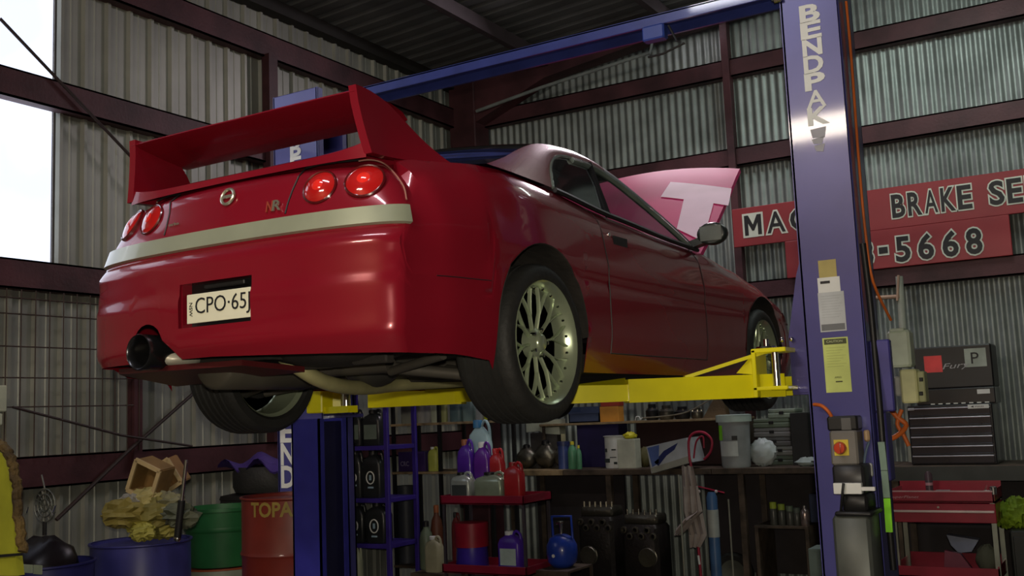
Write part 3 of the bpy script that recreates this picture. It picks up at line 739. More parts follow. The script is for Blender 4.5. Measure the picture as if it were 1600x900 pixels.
# worn-off remains of the last letters
wr = MB()
for a, b, c, d in ((1266, 203, 1292, 214), (1268, 218, 1288, 224), (1272, 228, 1290, 236)):
    pa = at(a, b, 1, CY0); pb = at(c, d, 1, CY0); wr.prism([(pa.x, CY0-.001, pa.z), (pb.x, CY0-.001, pa.z+.004), (pb.x-.01, CY0-.001, pb.z), (pa.x+.008, CY0-.001, pb.z+.006)], (0, -.0008, 0))
part('worn_lettering', wr, M('worn_white', (.42, .42, .46), .5), colR)
zt_ = 3.25; st_ = (zt_ - 1.16)/19
for k in range(7): text('letter', 'BENDPAK'[k], pale, colL, (-4.385, CY0-.0015, 3.30-(k+1)*.105), (1, 0, 0), (0, 0, 1), .095, .078, depth=.0012, off=.035)
for k in range(4): text('letter', 'BEND'[k], pale, colL, (-4.500+.0, CY0-.0015, 1.72-(k+1)*.135), (1, 0, 0), (0, 0, 1), .122, .10, depth=.0012, off=.03)
# stickers on the right column
def sticker(name, x0, y0, x1, y1, mat, par, label=None, d=.0015, yp=CY0):
    a = at(x0, (y0+y1)/2, 1, yp); b = at(x1, (y0+y1)/2, 1, yp); zt2 = at((x0+x1)/2, y0, 1, yp).z; zb2 = at((x0+x1)/2, y1, 1, yp).z
    return part(name, MB().box((a.x, yp-d, zb2), (b.x, yp, zt2)), mat, par, label=label), a.x, b.x, zb2, zt2
s1_, xa, xb, za, zb = sticker('sticker', 1279, 406, 1307, 434, M('tan_paper', (.46, .38, .13), .6), colR, 'small tan paper label')
s2_, xa, xb, za, zb = sticker('sticker', 1278, 433, 1313, 460, white, colR, 'white label with a dark bar', .002)
part('print', MB().box((xa+.012, CY0-.003, zb-.028), (xa+.055, CY0-.002, zb-.016)), black, s2_)
s3_, xa, xb, za, zb = sticker('sticker', 1280, 456, 1321, 518, M('grey_notice', (.50, .53, .55), .45), colR, 'tall pale grey notice', .0025)
part('print', MB().box((xa+.006, CY0-.0035, za+.006), (xb-.006, CY0-.0025, za+.034)), M('grey_print', (.16, .17, .18), .5), s3_)
for k in range(9): part('print_line', MB().box((xa+.012, CY0-.0032, zb-.018-k*.012), (xb-.012-(k % 3)*.008, CY0-.0025, zb-.016-k*.012)), M('faint_print', (.40, .43, .45), .5), s3_)
s4_, xa, xb, za, zb = sticker('sticker', 1288, 527, 1328, 613, M('lime_notice', (.56, .64, .18), .5), colR, 'tall lime yellow safety notice', .0015)
part('print', MB().box((xa+.007, CY0-.0025, zb-.030), (xb-.007, CY0-.0015, zb-.006)), M('olive_print', (.06, .07, .02), .5), s4_)
text('notice_heading', 'CAUTION', M('lime_text', (.5, .55, .3), .5), s4_, (xa+.018, CY0-.0028, zb-.022), (1, 0, 0), (0, 0, 1), .010, .07, depth=.0008)
for k in range(8): part('print_line', MB().box((xa+.014, CY0-.0022, zb-.046-k*.012), (xb-.014-(k*7 % 3)*.012, CY0-.0014, zb-.044-k*.012)), M('lime_print', (.40, .46, .13), .5), s4_)
text('notice_text', 'AMGO', M('olive_print', ()), s4_, (xa+.042, CY0-.0022, za+.062), (1, 0, 0), (0, 0, 1), .008, .03, depth=.0008)
part('print', MB().box((xa+.045, CY0-.0022, za+.044), (xa+.075, CY0-.0014, za+.050)), M('olive_print', ()), s4_)
# carriages and arms
def carriage(x0, x1, sg):
    m = MB(); m.box((x0, CY0+.02, 1.62), (x1, CY1-.02, 2.28), bev=.01)
    return m
cR = MB(); cR.prism([(RXa+.01, CY0+.045, 2.26), (RXa+.01, CY0+.045, 1.60), (RXa-.085, CY0+.045, 1.60), (RXa-.085, CY0+.045, 1.86), (RXa-.03, CY0+.045, 2.14)], (0, .012, 0))
cR.prism([(RXa+.01, CY1-.03, 2.26), (RXa+.01, CY1-.03, 1.60), (RXa-.085, CY1-.03, 1.60), (RXa-.085, CY1-.03, 1.86), (RXa-.03, CY1-.03, 2.14)], (0, .012, 0))
cR.box((RXa+.005, CY0+.05, 1.58), (RXa+.05, CY1-.03, 2.3)); cR.box((RXa-.085, CY0+.05, 1.80), (RXa, CY1-.02, 1.815)); cR.box((RXa-.085, CY0+.05, 1.59), (RXa, CY1-.02, 1.605))
carR = part('carriage', cR, M('carriage_blue', (.06, .055, .22), .35, .1, .3), lift, 30)
cL = MB(); cL.box((LXb-.05, CY0+.05, 1.58), (LXb-.005, CY1-.03, 2.3)); cL.box((LXb-.02, CY0+.05, 1.58), (LXb+.09, CY1-.02, 1.60)); cL.box((LXb-.02, CY0+.05, 1.80), (LXb+.09, CY1-.02, 1.815))
carL = part('carriage', cL, M('carriage_blue', ()), lift, 30)
bolt = MB()
for px, py in ((1237, 530), (1222, 531)): bolt.sphere(at(px, py, 1, CY0+.03), .011)
part('carriage_bolts', bolt, chrome, carR, 60)
part('pad_pin', MB().lathe([(.045, 0), (.05, .008), (.045, .016), (.012, .018), (.012, .05)], (-1.47, 4.72, 1.80), 'Z', 20), chrome, carR, 40)
# right rear arm: boxed outer tube, flat inner tube reaching under the sill, gusset strap and pivot fork
def beam(p, q, w, h, z0, bev=0):        # horizontal box beam between two plan points
    p = Vector((*p, 0)); q = Vector((*q, 0)); d = (q-p).normalized(); n = Vector((-d.y, d.x, 0))
    L = (q-p).length/2; c = (p+q)/2 + Vector((0, 0, z0+h/2))
    return MB().obox(c, d*L, n*w/2, Vector((0, 0, h/2)))
armR = part('rear_arm', beam((-1.44, 4.80), (-2.02, 4.36), .11, .105, 1.585), yellow, lift, 30)
part('inner_arm', beam((-1.98, 4.39), (-2.34, 4.12), .085, .075, 1.592), yellow, armR)
mwr = MB(); mwr.prism([(-1.99, 4.30, 1.665), (-2.20, 4.14, 1.672), (-2.25, 4.22, 1.672), (-2.04, 4.40, 1.70)], (0, 0, -.07)); part('arm_sleeve', mwr, yellow, armR)
g = at(1070, 588, 1, 4.52); h_ = at(1192, 551, 1, 4.70)
gm = MB(); gv = [Vector((g.x, g.y, 1.690)), Vector((h_.x, h_.y, h_.z)), Vector((-1.42, 4.74, h_.z+.012))]
for a, b in zip(gv, gv[1:]):
    d = (b-a); n = Vector((-d.y, d.x, 0)).normalized(); gm.obox((a+b)/2, d*.505, n*.03, d.cross(n).normalized()*.008)
part('arm_strap', gm, yellow, armR)
fk = MB(); fk.box((-1.52, 4.64, 1.585), (-1.50, 4.80, 1.80), bev=.003); fk.box((-1.52, 4.64, 1.785), (-1.36, 4.80, 1.805), bev=.004); fk.box((-1.52, 4.64, 1.615), (-1.36, 4.80, 1.632), bev=.004)
fk.prism([(-1.52, 4.66, 1.69), (-1.52, 4.66, 1.78), (-1.60, 4.66, 1.70)], (0, .012, 0))
part('pivot_fork', fk, yellow, armR, 30)
part('pivot_pin', MB().lathe([(.017, 0), (.017, .15)], (-1.415, 4.66, 1.634), 'Z', 16), chrome, armR, 40)
part('pad', MB().lathe([(.05, 0), (.055, .02), (.05, .045)], (-2.30, 4.15, 1.668), 'Z', 20), rubber, armR, 40)
armF = part('front_arm', beam((-1.42, 4.98), (-1.70, 5.42), .10, .09, 1.59), yellow, lift)
part('inner_arm', beam((-1.68, 5.40), (-2.16, 5.62), .08, .07, 1.60), yellow, armF)
part('pad', MB().lathe([(.05, 0), (.055, .02), (.05, .03)], (-2.14, 5.6, 1.68), 'Z', 20), rubber, armF, 40)
# left arms
armL = part('front_arm', beam((-3.98, 4.97), (-3.44, 5.16), .12, .115, 1.63), yellow, lift)
part('inner_arm', beam((-3.46, 5.12), (-3.05, 5.24), .09, .085, 1.64), yellow, armL)
part('pad', MB().lathe([(.05, 0), (.055, .03), (.05, .06)], (-3.40, 5.16, 1.70), 'Z', 20), rubber, armL, 40)
armL2 = part('rear_arm', beam((-4.11, 4.80), (-3.72, 4.30), .11, .10, 1.615), yellow, lift)
part('arm_end', MB().box((-3.82, 4.22, 1.605), (-3.71, 4.34, 1.735), bev=.006), yellow, armL2)
part('pad_screw', MB().lathe([(.022, 0), (.022, .10), (.05, .105), (.05, .125)], (-3.56, 4.24, 1.63), 'Z', 16), chrome, armL2, 40)
part('inner_arm', beam((-3.72, 4.28), (-3.50, 4.22), .06, .035, 1.60), yellow, armL2)
# hoses and cables on the right column
hs = MB(); pts = [at(1322, 2, 0, -1.02), at(1330, 90, 0, -1.02), at(1338, 200, 0, -1.02), at(1345, 290, 0, -1.02), at(1353, 370, 0, -1.02), at(1364, 440, 0, -1.01), at(1392, 500, 0, -.98)]
part('orange_hose', MB().tube(catmull(pts), .0065, 8), orange, lift, 60, label='orange hose hanging down the right column')
part('orange_hose', MB().tube(catmull([at(1272, 632, 1, 4.70), at(1284, 634, 1, 4.66), at(1296, 645, 1, 4.66), at(1304, 662, 1, 4.70)]), .008, 8), orange, lift, 60)
part('orange_hose', MB().tube(catmull([at(1392, 640, 1, 5.2), at(1402, 652, 1, 5.2), at(1416, 665, 1, 5.2), at(1398, 683, 1, 5.15), at(1368, 692, 1, 5.1)]), .012, 8), orange, lift, 60)
part('orange_hose', MB().tube(catmull([at(1409, 640, 1, 5.2), at(1402, 662, 1, 5.2), at(1412, 680, 1, 5.2), at(1420, 697, 1, 5.2)]), .010, 8), orange, lift, 60)
part('black_hose', MB().tube(catmull([at(1348, 380, 0, -1.01), at(1358, 460, 0, -1.01), at(1366, 540, 0, -1.01), at(1375, 640, 0, -1.0), at(1384, 760, 0, -1.0), at(1396, 890, 0, -1.0)]), .014, 8), dark, lift, 60)
# side box of the column and control gear
bx = MB(); a = at(1359, 530, 1, 4.98); bx.box((-1.030, 4.80, 1.50), (-.945, 4.85, 1.815), bev=.006); bx.box((-1.030, 4.80, 1.20), (-.985, 4.90, 1.499), bev=.006); 
part('cable_guard', bx, M('guard_blue', (.06, .055, .25), .4, .1), lift, 30)
pu = thing('power_unit', 'grey hydraulic power unit with black motor on the front of the right column', 'power unit', (-1.16, 4.66, .40))
def pxbox(x0, y0, x1, y1, Y, D, bev=.008, z0=None, z1=None):
    """box whose front plane stands at depth Y and covers a pixel rectangle of the photograph"""
    ym = (y0+y1)/2; xm = (x0+x1)/2
    a = at(x0, ym, 1, Y).x; b = at(x1, ym, 1, Y).x
    zb2 = at(xm, y1, 1, Y).z if z0 is None else z0; zt2 = at(xm, y0, 1, Y).z if z1 is None else z1
    return (a, Y, zb2), (b, Y+D, zt2)
def bxm(*a, **k):
    bev = k.pop('bev', .008); lo, hi = pxbox(*a, **k); return MB().box(lo, hi, bev=bev)
grey = M('enclosure_grey', (.17, .16, .145), .5)
part('tank', bxm(1303, 807, 1361, 900, 4.52, .2, bev=.012, z0=.40), M('tank_grey', (.09, .10, .09), .45, .2), pu, 40)
part('tank_top', bxm(1304, 800, 1362, 807, 4.51, .215, bev=.006), dark, pu, 40)
part('pump_block', bxm(1316, 773, 1355, 800, 4.55, .17, bev=.01), dark, pu, 40)
part('motor', bxm(1301, 727, 1350, 773, 4.56, .16, bev=.01), M('motor_black', (.02, .02, .022), .4), pu, 40)
part('white_tag', bxm(1302, 755, 1346, 772, 4.53, .03, bev=.002), white, pu, label='torn white tag')
part('white_tag', bxm(1346, 761, 1367, 767, 4.53, .02, bev=.001), white, pu)
part('cable_gland', MB().tube(catmull([at(1318, 755, 1, 4.52), at(1316, 775, 1, 4.52), at(1314, 800, 1, 4.55)]), .006), dark, pu)
sb = thing('switch_box', 'grey switch box with a red and yellow isolator knob on the right column', 'switch box', (-1.19, 4.70, 1.30))
part('enclosure', bxm(1297, 673, 1340, 727, 4.63, .12), grey, sb, 30)
part('yellow_plate', bxm(1303, 687, 1326, 712, 4.627, .004, bev=.001), M('plate_yellow', (.65, .50, .05), .4), sb)
kc = at(1313, 700, 1, 4.625)
kb = part('knob', MB().lathe([(.026, .004), (.028, -.008), (.022, -.022), (0, -.024)], kc, 'Y', 24), M('knob_red', (.50, .05, .02), .25, coat=.6), sb, 40)
part('knob_grip', MB().obox(kc + Vector((0, -.028, 0)), (.006, 0, 0), (0, .006, 0), (0, 0, .022)), M('knob_red', ()), kb)
tb = thing('terminal_box', 'black terminal box above the switch box on the right column', 'box', (-1.17, 4.72, 1.46))
part('box', bxm(1292, 650, 1340, 673, 4.66, .09), dark, tb, 30); part('lid', bxm(1314, 653, 1330, 672, 4.655, .006, bev=.002), M('soft_grey', (.10, .10, .10), .4), tb)
gt = thing('white_socket', 'small white socket hanging beside the switch box', 'socket', (-1.05, 4.70, 1.15))
part('body', bxm(1347, 724, 1362, 746, 4.70, .04), white, gt, 30); part('cable', MB().tube(catmull([at(1350, 724, 1, 4.72), at(1353, 705, 1, 4.73), at(1358, 690, 1, 4.74)]), .006), M('cable_blue', (.12, .18, .28), .5), gt)
part('tan_block', bxm(1349, 672, 1358, 690, 4.70, .03), M('tan_block', (.50, .34, .20), .6), gt)
mk = thing('marker_strip', 'fluorescent green and grey striped strip down the side of the right column', 'strip', (-1.0, 4.72, .95))
pa = [(1377, 690), (1382, 735), (1386, 778), (1390, 832)]
for i, (a, b) in enumerate(zip(pa, pa[1:])):
    A = at(*a, 1, 4.74); B = at(*b, 1, 4.74); d = (B-A)
    part('strip_piece', MB().obox((A+B)/2, d*.49, (.014, 0, 0), (0, .006, 0)), M('fluoro_green', (.28, .85, .02), .4) if i == 2 else M('pale_stripe', (.20, .30, .24), .5), mk)
# grey boxes beside the column
jb = thing('pale_junction_box', 'pale green battered junction box right of the hoist column', 'junction box', at(1405, 574, 1, 5.35))
m = bxm(1387, 516, 1422, 574, 5.3, .12, bev=.012); part('box', m, M('pale_green', (.62, .70, .56), .5, bump=.3, bscale=12), jb, 30)
part('lid', bxm(1389, 513, 1412, 518, 5.29, .13, bev=.004), M('pale_green', ()), jb)
yb2 = thing('cream_junction_box', 'cream switch box with two black buttons below the battered one', 'junction box', at(1425, 629, 1, 5.3))
part('box', bxm(1407, 577, 1433, 630, 5.25, .12), M('cream_box', (.80, .80, .42), .45), yb2, 30)
sd = MB(); lo, hi = pxbox(1433, 580, 1444, 628, 5.25, .12); sd.box((lo[0]-.001, 5.27, lo[2]), (hi[0], 5.36, hi[2]), bev=.005); sdp = part('side_cover', sd, M('cream_dark', (.44, .46, .25), .45), yb2)
for y in (590, 612): part('button', bxm(1436, y, 1442, y+6, 5.262, .01, bev=.002), dark, yb2)
part('backing_plate', bxm(1397, 588, 1408, 619, 5.33, .03), M('soft_white', (.42, .43, .40), .5), yb2)
# steel channel stand in front of the left column
sx0 = at(457, 780, 1, 3.98).x; sx1 = at(500, 780, 1, 3.98).x; st = thing('hoist_safety_stand', 'bright blue steel channel stand, floor to tyre height, under the left rear wheel', 'stand', ((sx0+sx1)/2, 4.08, 0))
m = MB(); m.box((sx0, 3.98, 0), (sx1, 3.99, 1.575)); m.box((sx0, 3.98, 0), (sx0+.01, 4.20, 1.575)); m.box((sx0, 4.19, 0), (sx1, 4.20, 1.575)); m.box((sx1-.008, 3.98, 0), (sx1, 4.02, 1.575)); m.box((sx1-.008, 4.16, 0), (sx1, 4.20, 1.575))
part('channel', m, M('stand_blue', (.035, .035, .32), .35, .1, .3), st)
part('foot_plate', MB().box((sx0-.1, 3.9, 0), (sx1+.1, 4.28, .015)), M('stand_blue', ()), st)
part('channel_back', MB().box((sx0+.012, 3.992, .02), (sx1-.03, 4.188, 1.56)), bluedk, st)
# ================================================================= WALL SIGN
sg_ = thing('brake_service_sign', 'red sign board with black and white lettering high on the back wall', 'sign', (-1.8, 9.18, 2.67))
SY = 9.155
m = MB(); m.box((-3.085, SY, 2.985), (-.35, SY+.02, 3.338), bev=.004); part('board', m, signred, sg_)
m = MB(); m.box((-2.62, SY, 2.655), (-.80, SY+.02, 2.984), bev=.004); part('lower_board', m, signred, sg_)
def sign_text(s, x0, x1, z0, h):
    if s == 'M':
        P = [(0, 0), (0, 1), (.24, 1), (.5, .52), (.76, 1), (1, 1), (1, 0), (.78, 0), (.78, .60), (.56, .22), (.44, .22), (.22, .60), (.22, 0)]
        b_ = .018; w_ = x1-x0
        part('letter_outline', MB().box((x0-b_, SY-.005, z0-b_), (x1+b_, SY-.003, z0+h+b_)), signpl, sg_)
        part('lettering', MB().prism([(x0+u*w_, SY-.0055, z0+v*h) for u, v in P], (0, -.0015, 0)), black, sg_)
        return
    text('letter_outline', s, signpl, sg_, (x0, SY-.003, z0), (1, 0, 0), (0, 0, 1), h, x1-x0, depth=.002, off=.07)
    text('lettering', s, black, sg_, (x0, SY-.006, z0), (1, 0, 0), (0, 0, 1), h, x1-x0, depth=.002, off=.026 if s != 'A' else .012)
LH = .185
x = -2.985
for word, a, b in (('MAGGIE', -2.985, -1.875), ('BRAKE', -1.690, -1.040), ('SERVICE', -.93, .12)):
    n = len(word)
    step = (b-a)/n
    if word == 'SERVICE': word = 'SERV'; n = 4
    wi = {'I': .035}
    xs = a
    unit = (b-a - (.05 if 'I' in word else 0))/(n - (1 if 'I' in word else 0)) if word != 'SERV' else .132
    for ch in word:
        w_ = .045 if ch == 'I' else unit
        cwid = (.03 if ch == 'I' else unit*.80)
        sign_text(ch, xs + (.0 if ch == 'I' else unit*.06), xs + cwid, 3.078, LH)
        xs += w_
sgx = [-2.10, -1.945, -1.78, -1.545, -1.41, -1.26, -1.12]
for ch, a, b in (('9', -2.42, -2.32), ('8', -2.28, -2.18), ('8', -2.14, -2.04), ('8', -1.985, -1.875), ('5', -1.68+.0, -1.575), ('6', -1.50, -1.39), ('6', -1.31+.0, -1.20), ('8', -1.13, -1.02)):
    sign_text(ch, a, b, 2.70, .20)
sign_text('-', -1.815, -1.755, 2.79, .035)
# ================================================================= WORKSHOP CLUTTER
BZ = 1.04; BY = 8.50           # bench height and front edge
def rr_loft(c, secs, n=4):     # loft of rounded rectangles: (half x, half y, z, corner)
    m = MB(); rows = []
    for hx, hy, z, r in secs:
        r = min(r, hx*.98, hy*.98); row = []
        for qx, qy, a0 in ((1, 1, 0), (-1, 1, 90), (-1, -1, 180), (1, -1, 270)):
            for k in range(n+1):
                a = math.radians(a0 + 90*k/n); row.append(Vector((c[0] + qx*(hx-r) + r*math.cos(a), c[1] + qy*(hy-r) + r*math.sin(a), z)))
        rows.append(row)
    m.grid(rows, True); L = len(rows[0]); m.f.append(tuple(reversed(range(L)))); k = (len(rows)-1)*L; m.f.append(tuple(range(k, k+L)))
    return m
def span(x0, x1, y, Y):
    a = at(x0, y, 1, Y).x; b = at(x1, y, 1, Y).x; return (a+b)/2, abs(b-a)
def jug(name, label, cat, x0, x1, yt, Y, z0, mat, cap=None, group=None, lab=None, dep=.6, logo=False):
    cx, w = span(x0, x1, yt+10, Y); zt2 = at((x0+x1)/2, yt, 1, Y).z; h = zt2 - z0; hx = w/2; hy = w*dep/2; cy = Y + hy
    t = thing(name, label, cat, (cx, cy, z0), group)
    part('body', rr_loft((cx, cy), [(hx*.94, hy*.94, z0, .03), (hx, hy, z0+h*.04, .03), (hx, hy, z0+h*.68, .03), (hx*.86, hy*.9, z0+h*.80, .03), (hx*.45, hy*.6, z0+h*.88, .03), (hx*.34, hy*.45, z0+h*.90, .03)]), mat, t, 50)
    part('cap', MB().lathe([(hx*.36, 0), (hx*.36, h*.085), (hx*.3, h*.10)], (cx - hx*.15, cy, z0+h*.89), 'Z', 16), cap or dark, t, 40)
    part('handle', MB().tube(catmull([(cx+hx*.05, cy, z0+h*.86), (cx+hx*.45, cy, z0+h*.98), (cx+hx*.8, cy, z0+h*.90), (cx+hx*.86, cy, z0+h*.72)], 3), min(.012, hx*.16), 6), mat, t, 60)
    if lab: part('label', MB().box((cx-hx*.7, cy-hy-.0015, z0+h*.18), (cx+hx*.7, cy-hy+.004, z0+h*.58)), lab, t)
    if logo:
        r = min(hx*.5, h*.2); c = Vector((cx, cy-hy-.001, z0+h*.42)); rg = []
        for k in range(17): a = 2*PI*k/16; rg.append(c + Vector((r*.8*math.cos(a), 0, r*math.sin(a))))
        part('round_logo', MB().tube(rg, .0055, 6), pale, t); part('logo_mark', MB().box((c.x-.012, c.y-.001, c.z-.02), (c.x+.010, c.y+.002, c.z+.022)).box((c.x-.028, c.y-.001, c.z-r-.035), (c.x+.030, c.y+.002, c.z-r-.022)), M('logo_blue', (.35, .5, .62), .4), t)
    return t
def bottle(name, label, cat, x0, x1, yt, Y, z0, mat, cap=None, group=None, prof=None, lab=None):
    cx, w = span(x0, x1, yt+8, Y); zt2 = at((x0+x1)/2, yt, 1, Y).z; h = zt2 - z0; r = w/2
    t = thing(name, label, cat, (cx, Y+r, z0), group); c = (cx, Y+r, z0)
    prof = prof or [(.90, 0), (1, .03), (1, .62), (.8, .76), (.42, .84), (.38, .88)]
    part('body', MB().lathe([(r*a, h*b) for a, b in prof], c, 'Z', 24), mat, t, 45)
    ra, hb = prof[-1]
    part('cap', MB().lathe([(r*ra*1.12, h*hb), (r*ra*1.12, h*.99), (r*ra*.9, h)], c, 'Z', 16), cap or dark, t, 40)
    if lab: part('label', MB().lathe([(r*1.01, h*.2), (r*1.01, h*.55)], c, 'Z', 24, cap=False), lab, t, 60)
    return t
def carton(name, label, cat, x0, x1, yt, Y, z0, mat, D=.15, group=None, lab=None, lidm=None, yb=None):
    cx, w = span(x0, x1, yt+8, Y); zt2 = at((x0+x1)/2, yt, 1, Y).z; h = zt2-z0
    t = thing(name, label, cat, (cx, Y+D/2, z0), group); a, b = cx-w/2, cx+w/2
    part('box', MB().box((a, Y, z0), (b, Y+D, zt2-.004), bev=.003), mat, t)
    part('flap', MB().box((a+.002, Y+.001, zt2-.004), (b-.002, Y+D/2-.002, zt2)).box((a+.002, Y+D/2+.002, zt2-.004), (b-.002, Y+D-.001, zt2)), lidm or mat, t)
    if lab: part('label', MB().box((a+w*.15, Y-.0015, z0+h*.25), (b-w*.2, Y, z0+h*.75)), lab, t)
    return t
def lump(name, label, cat, c, rx, ry, rz, mat, jit=.18, n=18, m=10, group=None):
    return solid(name, MB().sphere((c[0], c[1], c[2]+rz), rx, ry, rz, n, m, jit), mat, label, cat, 50, group)
# ---- bench and shelves
bench = thing('workbench', 'long oily timber workbench along the corrugated back wall', 'workbench', (-2.0, 8.85, 0))
for i, (a, b) in enumerate([(-5.25, -4.62), (-4.615, -3.2), (-3.195, -1.75), (-1.745, -.3), (-.295, 1.2)]):
    part('top_board', MB().box((a, BY, BZ-.05), (b, 9.17, BZ), bev=.004), wood if i == 0 else wooddk, bench)
for x in (-5.2, -4.2, -2.98, -1.75, -.5, 1.1):
    for y in (BY+.03, 9.10): part('leg', MB().box((x, y, 0), (x+.05, y+.05, BZ-.05)), wooddk, bench)
for xa_, xb_ in ((-5.25, -4.30), (-3.50, 1.15)): part('darkening_panel', MB().box((xa_, 9.12, .1), (xb_, 9.15, BZ-.05)), M('darkening_board', (.035, .028, .03), .7), bench)  # dark boards added to darken the wall under the bench
part('edge_rail', MB().box((-1.74, BY-.02, BZ-.11), (1.2, BY-.001, BZ-.005)), M('rail_dark', (.05, .055, .05), .6), bench)
UZ = 1.455
ush = thing('upper_shelf', 'narrow timber shelf above the middle of the workbench', 'shelf', (-3.9, 8.95, BZ))
part('shelf_board', MB().box((-5.0, 8.78, UZ-.02), (-3.0, 9.14, UZ), bev=.002), wood, ush)
part('back_board', MB().box((-4.15, 9.14, BZ), (-3.0, 9.16, UZ-.02)), M('brown_panel', (.045, .018, .018), .6), ush)
for x in (-4.98, -3.03): part('upright', MB().box((x, 8.80, BZ), (x+.025, 9.13, UZ-.02)), wooddk, ush)
# ---- things on the upper shelf
SYF = 8.82
cr = thing('blue_crate', 'dark blue plastic crate on the upper shelf beside an orange carton', 'crate', (span(888, 936, 640, SYF)[0], SYF+.1, UZ))
cx, w = span(888, 936, 640, SYF)
m = MB(); m.box((cx-w/2, SYF, UZ), (cx+w/2, SYF+.24, UZ+.012)); 
for a, b in (((cx-w/2, SYF, UZ), (cx+w/2, SYF+.01, UZ+.09)), ((cx-w/2, SYF+.23, UZ), (cx+w/2, SYF+.24, UZ+.15)), ((cx-w/2, SYF, UZ), (cx-w/2+.01, SYF+.24, UZ+.15)), ((cx+w/2-.01, SYF, UZ), (cx+w/2, SYF+.24, UZ+.15))): m.box(a, b)
part('crate_shell', m, M('crate_blue', (.05, .07, .14), .5), cr); part('crate_rim', MB().box((cx-w/2-.004, SYF-.006, UZ+.085), (cx+w/2+.004, SYF+.002, UZ+.10)), M('crate_blue', ()), cr)
carton('orange_carton', 'small orange carton with a dark print on the upper shelf', 'carton', 937, 966, 635, SYF, UZ, M('carton_orange', (.75, .33, .05), .5), .12, lab=None)
cc = carton('red_carton', 'red carton lying on the orange carton on the upper shelf', 'carton', 938, 966, 624, SYF, at(950, 635, 1, SYF).z+.001, M('carton_red', (.42, .05, .03), .5), .12)
metal2 = M('oily_metal', (.16, .15, .12), .35, .8, bump=.3)
for i, (x0, x1, yt, lb) in enumerate([(1003, 1022, 632, 'black bearing housing with a brass ring at the left of the upper shelf parts'), (1024, 1046, 634, 'silver studded hub beside the bearing housing on the upper shelf'), (1048, 1072, 636, 'oily alternator body in the middle of the upper shelf parts'), (1074, 1092, 638, 'small oily pulley at the right of the upper shelf parts')]):
    cx, w = span(x0, x1, 640, SYF); h = at(x0, yt, 1, SYF).z - UZ; t = thing('car_part', lb, 'car part', (cx, SYF+.08, UZ))
    part('housing', MB().lathe([(w*.42, 0), (w*.5, .02), (w*.5, h*.6), (w*.3, h*.75), (w*.3, h), (0, h)], (cx, SYF+.09, UZ), 'Z', 18), metal2 if i % 2 else dark, t, 40)
    for k in range(4):
        a = PI*k/2 + .5; part('stud', MB().lathe([(.008, 0), (.008, .02), (0, .022)], (cx+w*.36*math.cos(a), SYF+.09+w*.36*math.sin(a), UZ+h*.62), 'Z', 8), M('emblem', ()), t)
solid('trim_rod', MB().tube(catmull([at(1005, 655, 1, 8.80)+Vector((0, 0, .012)), at(1040, 650, 1, 8.80), at(1075, 643, 1, 8.80), at(1112, 623, 1, 8.80)]), .006), M('muffler_metal', (.42, .38, .28), .4, .7), 'thin curved bright metal strip leaning on the upper shelf parts', 'strip', 60)
cx, w = span(1096, 1138, 640, SYF)
solid('leather_pouch', MB().prism([(cx-w/2, SYF+.02, UZ), (cx+w/2-.03, SYF+.02, UZ), (cx+w*.25, SYF+.06, UZ+.22), (cx-w*.05, SYF+.06, UZ+.19)], (0, .10, 0)), M('leather', (.13, .085, .04), .7, bump=.3), 'brown folded leather pouch at the right end of the upper shelf', 'pouch')
cx, w = span(994, 1003, 650, SYF); solid('white_clip', MB().tube(catmull([(cx-.03, SYF-.02, UZ+.006), (cx-.02, SYF-.02, UZ+.035), (cx+.01, SYF-.02, UZ+.035), (cx+.02, SYF-.02, UZ+.01), (cx+.04, SYF-.02, UZ+.03)]), .006), white, 'small white plastic clip on the upper shelf edge', 'clip', 60)
# ---- things on the bench
Yb = 8.60
carton('dark_blue_case', 'tall dark blue case under the upper shelf behind the white tin', 'case', 901, 966, 660, 8.88, BZ, M('case_blue', (.022, .016, .085), .45), .2)
tn1 = bottle('printed_tin', 'white cylindrical tin printed with small black pictures on the bench', 'tin', 939, 968, 681, 8.66, BZ, white, M('soft_white', ()), prof=[(1, 0), (1, .96)])
cxt, wt = span(939, 968, 690, 8.66)
for dx, dz, a, b in ((-.25, .70, .008, .016), (.15, .72, .02, .006), (-.2, .30, .024, .018), (.22, .20, .014, .010), (.1, .42, .03, .004)):
    part('tin_print', MB().box((cxt+dx*wt-a, 8.658, BZ+dz*.23-b), (cxt+dx*wt+a, 8.668, BZ+dz*.23+b)), M('tin_black', (.03, .04, .04), .5), tn1)
bx1 = carton('pale_carton', 'pale square carton with a blank lower corner next to the white tin', 'carton', 964, 992, 686, 8.62, BZ, M('pale_carton', (.62, .64, .52), .6), .12)
lump('yellow_glove', 'bright yellow rubber glove lying over the pale carton', 'glove', (span(970, 1000, 685, 8.70)[0], 8.70, at(985, 686, 1, 8.62).z), .06, .05, .03, M('glove_yellow', (.70, .65, .03), .5), .25)
lump('olive_bag', 'small olive bag slumped right of the pale carton', 'bag', (span(992, 1008, 700, 8.72)[0]+.01, 8.80, BZ), .055, .06, .09, M('olive_bag', (.13, .12, .05), .7), .12)
